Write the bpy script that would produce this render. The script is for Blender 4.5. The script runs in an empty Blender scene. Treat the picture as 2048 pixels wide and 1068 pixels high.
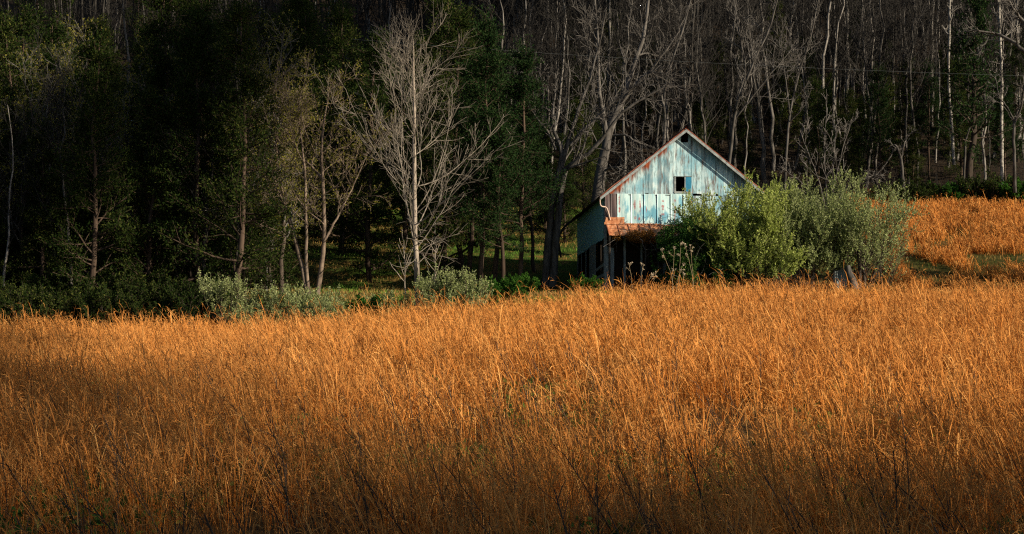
import bpy, math, random
import numpy as np
from mathutils import Matrix

SC = bpy.context.scene
COL = SC.collection
R = math.radians

# ------------------------------------------------------------------ camera, world, sun, exposure
F = 3800.0                      # focal length in pixels of the 2048 px wide photograph
HOR = 808.0                     # row of the eye level
cd = bpy.data.cameras.new('camera')
cam = bpy.data.objects.new('camera', cd); COL.objects.link(cam)
cam.location = (0, 0, 0); cam.rotation_euler = (R(90), 0, 0)
cd.sensor_width = 36.0; cd.lens = F / 2048 * 36.0
cd.shift_y = (HOR - 534.0) / 2048.0
cd.clip_start = 0.1; cd.clip_end = 3000
SC.camera = cam

SUN_AZ, SUN_EL = 63.0, 23.0     # azimuth from -Y towards +X
sx = math.sin(R(SUN_AZ)) * math.cos(R(SUN_EL)); sy = -math.cos(R(SUN_AZ)) * math.cos(R(SUN_EL)); sz = math.sin(R(SUN_EL))
w = bpy.data.worlds.new("World"); SC.world = w; w.use_nodes = True
nt = w.node_tree; nt.nodes.clear()
sky = nt.nodes.new('ShaderNodeTexSky'); sky.sky_type = 'NISHITA'; sky.sun_disc = False
sky.sun_elevation = R(SUN_EL); sky.sun_rotation = math.atan2(sx, sy)
bg = nt.nodes.new('ShaderNodeBackground'); bg.inputs['Strength'].default_value = 0.05
wo = nt.nodes.new('ShaderNodeOutputWorld')
nt.links.new(sky.outputs[0], bg.inputs[0]); nt.links.new(bg.outputs[0], wo.inputs[0])
sl = bpy.data.lights.new('sun', 'SUN'); sl.energy = 5.0; sl.angle = R(0.5); sl.color = (1.0, 0.84, 0.61)
so = bpy.data.objects.new('sun', sl); COL.objects.link(so)
from mathutils import Vector
so.rotation_euler = Vector((sx, sy, sz)).to_track_quat('Z', 'Y').to_euler()
SC.view_settings.view_transform = 'Standard'; SC.view_settings.look = 'None'
SC.view_settings.exposure = 0.5; SC.view_settings.gamma = 1.0
SC.view_settings.use_curve_mapping = False
SC.cycles.max_bounces = 3; SC.cycles.diffuse_bounces = 1; SC.cycles.transmission_bounces = 2
SC.cycles.use_denoising = False
SC.cycles.filter_width = 1.2

# ------------------------------------------------------------------ helpers
def nrm(v):
    return v / np.maximum(np.linalg.norm(v, axis=-1, keepdims=True), 1e-9)

def mesh_np(name, verts, faces, attrs=None, smooth=False, mi=None):
    """faces: (M,k) int array with one k, or a list of such arrays"""
    fl = faces if isinstance(faces, list) else [faces]
    fl = [np.asarray(f) for f in fl if len(f)]
    me = bpy.data.meshes.new(name)
    verts = np.asarray(verts, np.float32)
    me.vertices.add(len(verts)); me.vertices.foreach_set('co', verts.ravel())
    loops = np.concatenate([f.ravel() for f in fl]).astype(np.int32)
    tot = np.concatenate([np.full(len(f), f.shape[1]) for f in fl]).astype(np.int32)
    st = np.concatenate([[0], np.cumsum(tot)[:-1]]).astype(np.int32)
    me.loops.add(len(loops)); me.loops.foreach_set('vertex_index', loops)
    me.polygons.add(len(tot)); me.polygons.foreach_set('loop_start', st)
    me.polygons.foreach_set('use_smooth', np.full(len(tot), bool(smooth)))
    if mi is not None: me.polygons.foreach_set('material_index', np.asarray(mi, np.int32))
    for k, a in (attrs or {}).items():
        a = np.asarray(a, np.float32)
        if a.ndim == 2:
            at = me.attributes.new(k, 'FLOAT_COLOR', 'POINT')
            if a.shape[1] == 3: a = np.concatenate([a, np.ones((len(a), 1), np.float32)], 1)
            at.data.foreach_set('color', a.ravel())
        else:
            at = me.attributes.new(k, 'FLOAT', 'POINT'); at.data.foreach_set('value', a)
    me.update(calc_edges=True)
    return me

def link(name, data, parent=None, loc=(0, 0, 0), rotz=0.0):
    o = bpy.data.objects.new(name, data); COL.objects.link(o)
    if parent is not None: o.parent = parent
    o.location = loc
    if rotz: o.rotation_euler = (0, 0, rotz)
    return o

def tag(o, label=None, cat=None, group=None, kind=None):
    if label: o['label'] = label
    if cat: o['category'] = cat
    if group: o['group'] = group
    if kind: o['kind'] = kind
    return o

def thing(name, label, cat, loc=(0, 0, 0), rotz=0.0, group=None):
    return tag(link(name, None, None, loc, rotz), label, cat, group)

def dup(root, loc, rotz, scale, label=None, group=None):
    c = root.copy(); COL.objects.link(c)
    c.location = loc; c.rotation_euler = (0, 0, rotz); c.scale = scale if hasattr(scale, '__len__') else (scale,) * 3
    if label: c['label'] = label
    if group: c['group'] = group
    for ch in root.children:
        d = ch.copy(); COL.objects.link(d); d.parent = c
        for g in ch.children:
            e = g.copy(); COL.objects.link(e); e.parent = d
    return c

class MB:
    """collects boxes, tubes and sheets for one mesh"""
    def __init__(s): s.v = []; s.f4 = []; s.n = 0; s.a = []
    def add(s, v, f, val=0.0):
        v = np.asarray(v, float); s.v.append(v); s.f4.append(np.asarray(f, int) + s.n); s.n += len(v)
        s.a.append(np.full(len(v), val))
    def box(s, x0, x1, y0, y1, z0, z1, val=0.0):
        v = [(x, y, z) for z in (z0, z1) for y in (y0, y1) for x in (x0, x1)]
        s.add(v, [(0, 2, 3, 1), (4, 5, 7, 6), (0, 1, 5, 4), (2, 6, 7, 3), (0, 4, 6, 2), (1, 3, 7, 5)], val)
    def hexa(s, v8, val=0.0):
        """bottom 4 ccw then top 4 ccw"""
        s.add(v8, [(3, 2, 1, 0), (4, 5, 6, 7), (0, 1, 5, 4), (1, 2, 6, 5), (2, 3, 7, 6), (3, 0, 4, 7)], val)
    def prism_xz(s, poly4, y0, y1, val=0.0):
        """quad in xz extruded along y"""
        s.hexa([(x, y0, z) for x, z in poly4] + [(x, y1, z) for x, z in poly4], val)
    def tube(s, pts, rad, k=6, val=0.0):
        pts = np.asarray(pts, float); rad = np.full(len(pts), rad) if np.isscalar(rad) else np.asarray(rad)
        v, f = tubes(pts[None], rad[None], k, cap=True)
        s.add(v, f, val)
    def sheet(s, grid, val=0.0):
        g = np.asarray(grid, float); a, b = g.shape[:2]
        i = np.arange(a * b).reshape(a, b)
        f = np.stack([i[:-1, :-1], i[1:, :-1], i[1:, 1:], i[:-1, 1:]], -1).reshape(-1, 4)
        s.add(g.reshape(-1, 3), f, val)
    def build(s, name, mat, parent=None, smooth=False, attrs=None):
        me = mesh_np(name, np.concatenate(s.v), np.concatenate(s.f4), dict({'val': np.concatenate(s.a)}, **(attrs or {})), smooth)
        me.materials.append(mat)
        return link(name, me, parent)

def tubes(P, Rr, k, cap=False):
    """P (B,n,3), Rr (B,n) -> verts, quads"""
    B, n, _ = P.shape
    T = np.empty_like(P)
    T[:, 1:-1] = P[:, 2:] - P[:, :-2] if n > 2 else T[:, 1:-1]
    T[:, 0] = P[:, 1] - P[:, 0]; T[:, -1] = P[:, -1] - P[:, -2]
    T = nrm(T)
    m = nrm(P[:, -1] - P[:, 0])
    ref = np.where(np.abs(m[:, 2:3]) > 0.75, np.array([[1.0, 0.13, 0.0]]), np.array([[0.0, 0.0, 1.0]]))
    U = nrm(np.cross(T, ref[:, None, :])); V = np.cross(T, U)
    an = np.arange(k) / k * 2 * np.pi
    ring = P[:, :, None, :] + Rr[:, :, None, None] * (np.cos(an)[None, None, :, None] * U[:, :, None, :] + np.sin(an)[None, None, :, None] * V[:, :, None, :])
    idx = np.arange(B * n * k).reshape(B, n, k)
    a = idx[:, :-1, :]; b = idx[:, 1:, :]
    f = np.stack([a, np.roll(a, -1, 2), np.roll(b, -1, 2), b], -1).reshape(-1, 4)
    return ring.reshape(-1, 3), f

def join_tubes(levels, ks):
    V, Fs, n = [], [], 0
    for (P, Rr), k in zip(levels, ks):
        if len(P) == 0: continue
        v, f = tubes(P, Rr, k); V.append(v); Fs.append(f + n); n += len(v)
    return np.concatenate(V), np.concatenate(Fs)

def grow(rng, P, Rr, per, t0, t1, ang, length, n=5, wig=0.12, up=0.05, rr=0.55, rend=0.3, rmin=0.008, taper=0.5, az=None, lenexp=0.0):
    """children (B,n,3),(B,n) of the parent lines P"""
    Bp, m, _ = P.shape
    t = (t0 + (t1 - t0) * ((np.arange(per)[None, :] + rng.random((Bp, per))) / per)).ravel()
    pi = np.repeat(np.arange(Bp), per)
    x = t * (m - 1); i = np.minimum(x.astype(int), m - 2); fr = (x - i)[:, None]
    pos = P[pi, i] * (1 - fr) + P[pi, i + 1] * fr
    pr = Rr[pi, i] * (1 - fr[:, 0]) + Rr[pi, i + 1] * fr[:, 0]
    T = nrm(P[pi, i + 1] - P[pi, i])
    B = len(t)
    rv = rng.normal(size=(B, 3))
    if az is not None: rv = rv * 0.5 + np.asarray(az)
    N = nrm(rv - (rv * T).sum(1, keepdims=True) * T)
    a = np.radians(ang * (1 + 0.25 * rng.normal(size=B)))[:, None]
    d = nrm(np.cos(a) * T + np.sin(a) * N)
    L = length * (1 - taper * (t - t0) / max(t1 - t0, 1e-6)) * (0.65 + 0.7 * rng.random(B))
    st = (L / (n - 1))[:, None]
    pts = [pos]
    for _ in range(n - 1):
        d = nrm(d + wig * rng.normal(size=(B, 3)) + np.array([0, 0, up]))
        pos = pos + d * st; pts.append(pos)
    r0 = np.minimum(pr * rr * (0.7 + 0.5 * rng.random(B)), pr * 0.9)
    rad = np.maximum(r0[:, None] * (1 + (rend - 1) * np.linspace(0, 1, n)[None]), rmin)
    return np.stack(pts, 1), rad

def on_lines(rng, P, per, t0=0.2, t1=1.0):
    Bp, m, _ = P.shape
    t = (t0 + (t1 - t0) * rng.random((Bp, per))).ravel(); pi = np.repeat(np.arange(Bp), per)
    x = t * (m - 1); i = np.minimum(x.astype(int), m - 2); fr = (x - i)[:, None]
    return P[pi, i] * (1 - fr) + P[pi, i + 1] * fr, nrm(P[pi, i + 1] - P[pi, i])

def leaf_mesh(rng, pos, d, L, W, jit=0.25):
    """rhombic leaves: base pos, direction d"""
    B = len(pos)
    s = (1 + jit * rng.normal(size=B)).clip(0.4, 1.8)[:, None]
    sd = nrm(np.cross(d, rng.normal(size=(B, 3))))
    a = pos; b = pos + d * L * s; m = pos + d * L * s * 0.45
    v = np.stack([a, m + sd * W * s / 2, b, m - sd * W * s / 2], 1).reshape(-1, 3)
    return v, np.arange(B * 4).reshape(B, 4)

def line(pts, n, rng=None, wob=0.0):
    """smooth resample of a polyline (Catmull-Rom)"""
    p = np.asarray(pts, float); q = np.concatenate([[2 * p[0] - p[1]], p, [2 * p[-1] - p[-2]]])
    t = np.linspace(0, len(p) - 1 - 1e-6, n); i = t.astype(int); f = (t - i)[:, None]
    a, b, c, d = q[i], q[i + 1], q[i + 2], q[i + 3]
    out = 0.5 * ((2 * b) + (c - a) * f + (2 * a - 5 * b + 4 * c - d) * f ** 2 + (3 * b - a - 3 * c + d) * f ** 3)
    if rng is not None and wob: out[1:-1] += rng.normal(size=(n - 2, 3)) * wob
    return out

# ------------------------------------------------------------------ value noise for scattering
_ng = np.random.default_rng(5).random((64, 64))
def vnoise(x, y, s):
    x = np.asarray(x) / s; y = np.asarray(y) / s
    xi = np.floor(x).astype(int); yi = np.floor(y).astype(int); fx = x - xi; fy = y - yi
    fx = fx * fx * (3 - 2 * fx); fy = fy * fy * (3 - 2 * fy)
    g = lambda a, b: _ng[a % 64, b % 64]
    return (g(xi, yi) * (1 - fx) + g(xi + 1, yi) * fx) * (1 - fy) + (g(xi, yi + 1) * (1 - fx) + g(xi + 1, yi + 1) * fx) * fy

def sstep(a, b, x):
    t = np.clip((np.asarray(x, float) - a) / (b - a), 0, 1); return t * t * (3 - 2 * t)

# ------------------------------------------------------------------ terrain
_Y = [-60, 0, 12, 25, 40, 55, 72, 80, 90, 100, 108, 115, 120, 127, 135, 150, 158, 165, 200, 250, 300, 420]
_Z = [-4.6, -2.4, -1.95, -.9, .8, 2.3, 3.5, 4.1, 5.0, 5.8, 6.3, 6.9, 7.8, 9.9, 12.0, 15.3, 16.3, 17.9, 32, 58, 84, 150]
_yy = np.arange(-80, 440, 0.5); _zz = np.interp(_yy, _Y, _Z)
_k = np.hanning(17); _k /= _k.sum(); _zz = np.convolve(np.pad(_zz, 8, mode='edge'), _k, 'valid')
def gz(x, y):
    x = np.asarray(x, float); y = np.asarray(y, float)
    z = np.interp(y, _yy, _zz)
    off = np.interp(x, [-60, -19.4, -10, -6, -.5, 3.3, 9, 19.4, 60], [-2.0, -1.45, -1.75, -1.25, -.87, -.38, -.30, -.20, .9])
    wt = sstep(15, 70, y) * (1 - sstep(84, 103, y))
    z = z + off * wt
    z = z + (vnoise(x + 300, y + 300, 7) - .5) * .25 + (vnoise(x + 90, y + 40, 2.3) - .5) * .08
    return z
def G(x, y): return float(gz(x, y))
def P3(px, row, Y): return np.array([(px - 1024) / F * Y, Y, (HOR - row) / F * Y])
def PG(px, Y):
    x = (px - 1024) / F * Y
    return np.array([x, Y, G(x, Y)])

# ------------------------------------------------------------------ materials
def newmat(name):
    m = bpy.data.materials.new(name); m.use_nodes = True; t = m.node_tree; t.nodes.clear()
    o = t.nodes.new('ShaderNodeOutputMaterial'); return m, t, o
def N(t, typ, **kw):
    n = t.nodes.new(typ)
    for k, v in kw.items():
        if k.startswith('_'): setattr(n, k[1:], v)
        else: n.inputs[k.replace('__', ' ')].default_value = v
    return n
def rgb(c): return (c[0], c[1], c[2], 1.0)
def ramp(t, fac, stops):
    r = t.nodes.new('ShaderNodeValToRGB'); e = r.color_ramp.elements
    e[0].position, e[0].color = stops[0][0], rgb(stops[0][1]); e[1].position, e[1].color = stops[-1][0], rgb(stops[-1][1])
    for p, c in stops[1:-1]:
        x = e.new(p); x.color = rgb(c)
    t.links.new(fac, r.inputs[0]); return r.outputs[0]
def mix(t, fac, a, b, bt='MIX'):
    n = t.nodes.new('ShaderNodeMix'); n.data_type = 'RGBA'; n.blend_type = bt
    for s, v in ((0, fac), (6, a), (7, b)):
        if hasattr(v, 'links') or hasattr(v, 'is_linked'): t.links.new(v, n.inputs[s])
        elif s == 0: n.inputs[0].default_value = v
        else: n.inputs[s].default_value = rgb(v)
    return n.outputs[2]
def noise(t, scale, det=4, coord='Object', sc=(1, 1, 1), rough=.55):
    tc = t.nodes.new('ShaderNodeTexCoord'); mp = t.nodes.new('ShaderNodeMapping'); mp.inputs['Scale'].default_value = sc
    n = t.nodes.new('ShaderNodeTexNoise'); n.inputs['Scale'].default_value = scale; n.inputs['Detail'].default_value = det; n.inputs['Roughness'].default_value = rough
    t.links.new(tc.outputs[coord], mp.inputs[0]); t.links.new(mp.outputs[0], n.inputs[0]); return n.outputs[0]
def bump(t, h, strength=.4, dist=.02):
    b = N(t, 'ShaderNodeBump', Strength=strength, Distance=dist); t.links.new(h, b.inputs['Height']); return b.outputs[0]
def principled(t, o, col, rough=.8, nor=None, spec=.25, metal=0.0):
    p = t.nodes.new('ShaderNodeBsdfPrincipled'); p.inputs['Roughness'].default_value = rough
    p.inputs['Specular IOR Level'].default_value = spec; p.inputs['Metallic'].default_value = metal
    if hasattr(col, 'links'): t.links.new(col, p.inputs['Base Color'])
    else: p.inputs['Base Color'].default_value = rgb(col)
    if nor is not None: t.links.new(nor, p.inputs['Normal'])
    t.links.new(p.outputs[0], o.inputs[0]); return p

def mat_leaf(name, stops, trans=.35, objvar=.5):
    m, t, o = newmat(name)
    g = t.nodes.new('ShaderNodeNewGeometry'); oi = t.nodes.new('ShaderNodeObjectInfo')
    mx = N(t, 'ShaderNodeMath', _operation='MULTIPLY_ADD'); mx.inputs[1].default_value = 1 - objvar * .5
    ov = N(t, 'ShaderNodeMath', _operation='MULTIPLY'); ov.inputs[1].default_value = objvar * .5
    t.links.new(oi.outputs['Random'], ov.inputs[0]); t.links.new(g.outputs['Random Per Island'], mx.inputs[0]); t.links.new(ov.outputs[0], mx.inputs[2])
    c = ramp(t, mx.outputs[0], stops)
    d = t.nodes.new('ShaderNodeBsdfDiffuse'); tr = t.nodes.new('ShaderNodeBsdfTranslucent'); ms = t.nodes.new('ShaderNodeMixShader'); ms.inputs[0].default_value = trans
    t.links.new(c, d.inputs[0]); t.links.new(c, tr.inputs[0]); t.links.new(d.outputs[0], ms.inputs[1]); t.links.new(tr.outputs[0], ms.inputs[2]); t.links.new(ms.outputs[0], o.inputs[0])
    return m

def mat_bark(name, dark, light, scale=5, sc=(1, 1, .25), var=.5):
    m, t, o = newmat(name)
    n = noise(t, scale, 5, sc=sc); c = ramp(t, n, [(.32, dark), (.6, light)])
    oi = t.nodes.new('ShaderNodeObjectInfo')
    r = ramp(t, oi.outputs['Random'], [(0, (1 - var,) * 3), (1, (1,) * 3)])
    c = mix(t, 1.0, c, r, 'MULTIPLY')
    principled(t, o, c, .9, bump(t, n, .6, .03), .1); return m

def mat_attr_col(name, trans=.3, attr='col'):
    m, t, o = newmat(name)
    a = N(t, 'ShaderNodeAttribute'); a.attribute_name = attr
    d = t.nodes.new('ShaderNodeBsdfDiffuse'); tr = t.nodes.new('ShaderNodeBsdfTranslucent'); ms = t.nodes.new('ShaderNodeMixShader'); ms.inputs[0].default_value = trans
    t.links.new(a.outputs['Color'], d.inputs[0]); t.links.new(a.outputs['Color'], tr.inputs[0]); t.links.new(d.outputs[0], ms.inputs[1]); t.links.new(tr.outputs[0], ms.inputs[2]); t.links.new(ms.outputs[0], o.inputs[0])
    return m

M = {}
M['bark_grey'] = mat_bark('bark grey', (.040, .036, .034), (.19, .18, .172), 4, var=.45)
M['bark_forest'] = mat_bark('bark forest', (.04, .037, .035), (.30, .285, .27), 4, var=.85)
M['bark_twig'] = mat_bark('bark twigs', (.014, .013, .0125), (.060, .057, .055), 4, var=.6)
M['bark_white'] = mat_bark('bark white', (.12, .10, .08), (.40, .345, .295), 3, var=.05)
M['bark_pale'] = mat_bark('bark pale', (.08, .07, .058), (.28, .25, .215), 3, var=.05)
M['bark_brown'] = mat_bark('bark brown', (.06, .045, .036), (.25, .195, .155), 5, var=.05)
M['bark_birch'] = mat_bark('bark speckled', (.04, .036, .032), (.44, .42, .39), 2.2, (1, 1, 1.4), var=.1)
M['bark_dark'] = mat_bark('bark dark', (.032, .025, .021), (.10, .08, .066), 5, var=.4)
M['bark_cedar'] = mat_bark('bark cedar', (.028, .021, .017), (.105, .075, .058), 5, (1, 1, .12), var=.4)
M['cedar'] = mat_leaf('cedar foliage', [(0, (.009, .019, .006)), (.45, (.020, .037, .010)), (.8, (.046, .063, .016)), (1, (.13, .14, .035))], .22)
M['dark_leaf'] = mat_leaf('dark evergreen foliage', [(0, (.008, .02, .008)), (.6, (.018, .04, .014)), (1, (.04, .07, .022))], .15)
M['bud_leaf'] = mat_leaf('budding leaves', [(0, (.10, .11, .02)), (.6, (.22, .21, .04)), (1, (.36, .33, .08))], .45)
M['silver_leaf'] = mat_leaf('silver green leaves', [(0, (.16, .21, .07)), (.5, (.36, .43, .17)), (1, (.58, .64, .36))], .45, .3)
M['yellow_leaf'] = mat_leaf('yellow green leaves', [(0, (.14, .20, .035)), (.5, (.36, .45, .10)), (1, (.58, .64, .24))], .42, .25)
M['vine_leaf'] = mat_leaf('bramble leaves', [(0, (.015, .05, .014)), (.6, (.05, .12, .028)), (1, (.20, .27, .06))], .35)
M['dead_vine'] = mat_leaf('dead vine leaves', [(0, (.12, .05, .015)), (.5, (.28, .12, .03)), (1, (.40, .22, .06))], .3)
M['fresh_leaf'] = mat_leaf('fresh green leaves', [(0, (.02, .07, .012)), (.6, (.045, .13, .02)), (1, (.10, .20, .035))], .3)
M['grass'] = mat_attr_col('dry broomsedge', .10)
M['weed'] = mat_attr_col('pale dry weed', .2)

def mat_ground():
    m, t, o = newmat('soil and turf')
    n1 = noise(t, .9, 6, 'Object'); n2 = noise(t, .12, 3, 'Object'); n3 = noise(t, 9, 4, 'Object')
    soil = ramp(t, n1, [(.3, (.030, .020, .010)), (.7, (.085, .055, .022))])
    lawn = ramp(t, n1, [(.32, (.03, .06, .012)), (.52, (.06, .09, .018)), (.66, (.17, .11, .035)), (.78, (.28, .16, .06))])
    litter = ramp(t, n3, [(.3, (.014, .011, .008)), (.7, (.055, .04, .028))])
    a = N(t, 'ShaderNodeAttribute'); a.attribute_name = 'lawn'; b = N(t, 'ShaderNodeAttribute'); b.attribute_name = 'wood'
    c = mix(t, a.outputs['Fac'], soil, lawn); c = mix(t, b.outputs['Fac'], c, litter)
    principled(t, o, c, .95, bump(t, n3, .5, .05), .05); return m

# ------------------------------------------------------------------ ground
gx = np.concatenate([np.arange(-260, -60, 8), np.arange(-60, 60, 1.0), np.arange(60, 261, 8)])
gy = np.concatenate([np.arange(-60, 0, 5), np.arange(0, 170, 1.0), np.arange(170, 421, 5)])
XX, YY = np.meshgrid(gx, gy, indexing='ij')
ZZ = gz(XX, YY)
def barn_mask(x, y): return np.zeros_like(x)
lawn = sstep(84, 96, YY) * (1 - sstep(150, 160, YY)) * sstep(-22, -10, XX) * (1 - .6 * sstep(8, 16, XX))
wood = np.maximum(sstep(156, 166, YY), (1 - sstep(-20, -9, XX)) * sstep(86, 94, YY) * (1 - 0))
i = np.arange(XX.size).reshape(XX.shape)
gf = np.stack([i[:-1, :-1], i[1:, :-1], i[1:, 1:], i[:-1, 1:]], -1).reshape(-1, 4)
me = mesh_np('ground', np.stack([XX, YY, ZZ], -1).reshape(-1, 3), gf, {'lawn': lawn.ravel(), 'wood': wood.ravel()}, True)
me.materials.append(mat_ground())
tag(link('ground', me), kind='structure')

# ------------------------------------------------------------------ barn
def mat_boards():
    m, t, o = newmat('weathered painted boards')
    g = t.nodes.new('ShaderNodeNewGeometry'); a = N(t, 'ShaderNodeAttribute'); a.attribute_name = 'rust'
    n1 = noise(t, 3.0, 6, sc=(2.0, 2.0, .28), rough=.7); n2 = noise(t, 6.0, 5, sc=(.9, .9, .16), rough=.75); n3 = noise(t, 1.1, 3)
    rnd = ramp(t, g.outputs['Random Per Island'], [(0, (.46, .47, .49)), (.3, (.84, .88, .90)), (1, (1, 1, 1))])
    base = ramp(t, n2, [(.26, (.10, .105, .11)), (.40, (.30, .44, .49)), (.49, (.54, .77, .86)), (.66, (.80, .94, .98))])
    blue = ramp(t, n3, [(.45, (0, 0, 0)), (.62, (1, 1, 1))])
    bl = N(t, 'ShaderNodeMath', _operation='MULTIPLY'); bl.inputs[1].default_value = .68; t.links.new(blue, bl.inputs[0])
    base = mix(t, bl.outputs[0], base, (.16, .46, .62))
    base = mix(t, 1.0, base, rnd, 'MULTIPLY')
    wear = ramp(t, n1, [(.37, (1, 1, 1)), (.49, (0, 0, 0))])
    base = mix(t, wear, base, (.17, .15, .15))
    ad = N(t, 'ShaderNodeMath', _operation='MULTIPLY_ADD'); t.links.new(n1, ad.inputs[0]); ad.inputs[1].default_value = .9; t.links.new(a.outputs['Fac'], ad.inputs[2])
    rm = ramp(t, ad.outputs[0], [(.80, (0, 0, 0)), (1.0, (1, 1, 1))])
    rc = ramp(t, n2, [(.35, (.09, .025, .015)), (.65, (.40, .10, .04))])
    c = mix(t, rm, base, rc)
    principled(t, o, c, .8, bump(t, n2, .5, .01), .15); return m
def mat_sheet():
    m, t, o = newmat('painted tin sheet')
    n2 = noise(t, 6.0, 5, sc=(2.5, 2.5, .2), rough=.65); n1 = noise(t, 1.6, 3, sc=(1.2, 1, .5)); n3 = noise(t, 7, 5, rough=.7)
    base = ramp(t, n2, [(.30, (.30, .54, .62)), (.48, (.50, .74, .80)), (.7, (.74, .90, .92))])
    bl = ramp(t, n1, [(.52, (0, 0, 0)), (.60, (.75, .75, .75))]); base = mix(t, bl, base, (.05, .33, .52))
    a = N(t, 'ShaderNodeAttribute'); a.attribute_name = 'mark'
    ad = N(t, 'ShaderNodeMath', _operation='MULTIPLY_ADD'); t.links.new(n3, ad.inputs[0]); ad.inputs[1].default_value = .85; t.links.new(a.outputs['Fac'], ad.inputs[2])
    c = mix(t, ramp(t, ad.outputs[0], [(.72, (0, 0, 0)), (.98, (.9, .9, .9))]), base, (.40, .085, .085))
    for i in range(1): pass
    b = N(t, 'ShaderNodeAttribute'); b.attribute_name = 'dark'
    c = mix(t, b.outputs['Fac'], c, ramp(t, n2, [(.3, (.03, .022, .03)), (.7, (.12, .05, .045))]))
    principled(t, o, c, .5, bump(t, n2, .25, .01), .3); return m
def mat_simple(name, stops, scale=6, sc=(1, 1, .3), rough=.8, metal=0.0, bs=.3, spec=.2):
    m, t, o = newmat(name); n = noise(t, scale, 5, sc=sc, rough=.65); c = ramp(t, n, stops)
    principled(t, o, c, rough, bump(t, n, bs, .01), spec, metal); return m
M['boards'] = mat_boards(); M['sheet'] = mat_sheet()
M['rust_roof'] = mat_simple('rusty roofing tin', [(.3, (.10, .035, .025)), (.5, (.26, .08, .05)), (.7, (.40, .17, .11))], 3, (1, .4, 1), .65)
M['orange_rust'] = mat_simple('orange rusty tin', [(.3, (.14, .05, .03)), (.43, (.40, .15, .07)), (.56, (.60, .27, .13)), (.72, (.66, .46, .34))], 4, (1.5, .4, 1), .65, bs=.12)
M['grey_wood'] = mat_simple('grey bare wood', [(.3, (.10, .12, .13)), (.55, (.24, .29, .31)), (.75, (.40, .46, .47))], 7, (3, 3, .25))
M['dark_wood'] = mat_simple('dark old wood', [(.3, (.02, .016, .013)), (.7, (.07, .055, .045))], 6, (3, 3, .25))
M['side_tin'] = mat_simple('blue grey side tin', [(.3, (.16, .46, .62)), (.55, (.27, .60, .77)), (.75, (.40, .70, .84))], 4, (1, 2, .25), .6)
M['trim'] = mat_simple('grey trim board', [(.3, (.14, .16, .17)), (.55, (.30, .34, .36)), (.75, (.42, .46, .47))], 5, (1, 1, 1))
M['blue_panel'] = mat_simple('blue painted panel', [(.3, (.02, .16, .30)), (.7, (.04, .26, .44))], 3, (1, 1, .4), .6)
M['pink_pipe'] = mat_simple('faded pipe', [(.3, (.50, .36, .30)), (.7, (.72, .58, .50))], 4, (1, 1, 1), .6)

rng = np.random.default_rng(11)
W, DEP = 9.3, 12.7
EZ, RZ = 5.70, 9.38                 # wall eave and gable apex above the base
bx0, by0, bz0 = 5.23, 108.0, 6.2
barn = thing('barn', 'weathered blue and white plank barn with rusty gable roof', 'barn', (bx0, by0, bz0), R(4.83))
def rake(x): return EZ + (RZ - EZ) * (1 - abs(x - W / 2) / (W / 2))
# gable boards above the seam, one board at a time, each subdivided up its length
SEAM = 5.78
wx0, wx1, wz0, wz1 = 4.03, 5.02, 5.92, 6.75     # window
vx0, vx1, vz0, vz1 = 4.42, 4.86, 8.72, 9.12     # vent hole
mb = MB(); rust = []
def board(x0, x1, z0, z1a, z1b, yf, th=.025, n=9):
    zz0 = np.linspace(0, 1, n)
    L = z0 + (z1a - z0) * zz0; Rr_ = z0 + (z1b - z0) * zz0
    dz = rng.normal() * .02
    v = []
    for k in range(n):
        v += [(x0, yf, L[k]), (x1, yf, Rr_[k] + (dz if k == 0 else 0)), (x1, yf + th, Rr_[k] + (dz if k == 0 else 0)), (x0, yf + th, L[k])]
    f = []
    for k in range(n - 1):
        a = 4 * k
        for q in range(4): f.append((a + q, a + (q + 1) % 4, a + 4 + (q + 1) % 4, a + 4 + q))
    f.append((3, 2, 1, 0)); f.append((4 * n - 4, 4 * n - 3, 4 * n - 2, 4 * n - 1))
    mb.add(v, f)
    for (x, y, z) in v:
        dr = rake(x) - z; r_ = 0.0
        if x < 4.2: r_ = max(r_, .62 - .55 * dr * (0.6 + .8 * vnoise(x * 9, 3.1, 2.0))) * (1 if x < 3.6 else .6)
        r_ = max(r_, .30 - .9 * (z - SEAM)) if z < 6.2 else r_
        rust.append(max(r_, 0) * (.55 + .9 * float(vnoise(x * 10 + 40, z, 2.5))))
x = 0.02
while x < W - .05:
    wd = rng.uniform(.13, .33); x1 = min(x + wd, W - .02)
    for e_ in (wx0, wx1, vx0, vx1):
        if x + .03 < e_ < x1 - .03: x1 = e_
    yf = rng.uniform(-.030, -.022); gap = rng.choice([.006, .010, .016, .03], p=[.4, .3, .22, .08])
    za, zb = rake(x) - .05, rake(x1 - gap) - .05
    zb0 = SEAM - .08 + rng.normal() * .025 if not (rng.random() < .08) else SEAM + .02
    if za > zb0 + .1 and zb > zb0 + .1:
        spans = [(zb0, za, zb)]
        if x1 > wx0 + .04 and x < wx1 - .04: spans = [(wz1, za, zb)]
        elif x1 > vx0 + .05 and x < vx1 - .05: spans = [(zb0, vz0, vz0)]
        if x1 > vx0 + .05 and x < vx1 - .05 and x1 > wx0 + .04 and x < wx1 - .04: spans = [(wz1, vz0, vz0)]
        for s_ in spans: board(x, x1 - gap, *s_, yf)
    x = x1
me = mb.build('gable_siding', M['boards'], barn, attrs={'rust': np.array(rust)})
# dark boards just behind so that the gaps read dark
mb = MB()
mb.prism_xz([(0.05, EZ), (W / 2, EZ), (W / 2, RZ - 1.0), (.05, EZ + .01)], .03, .05)
mb = MB()
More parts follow.
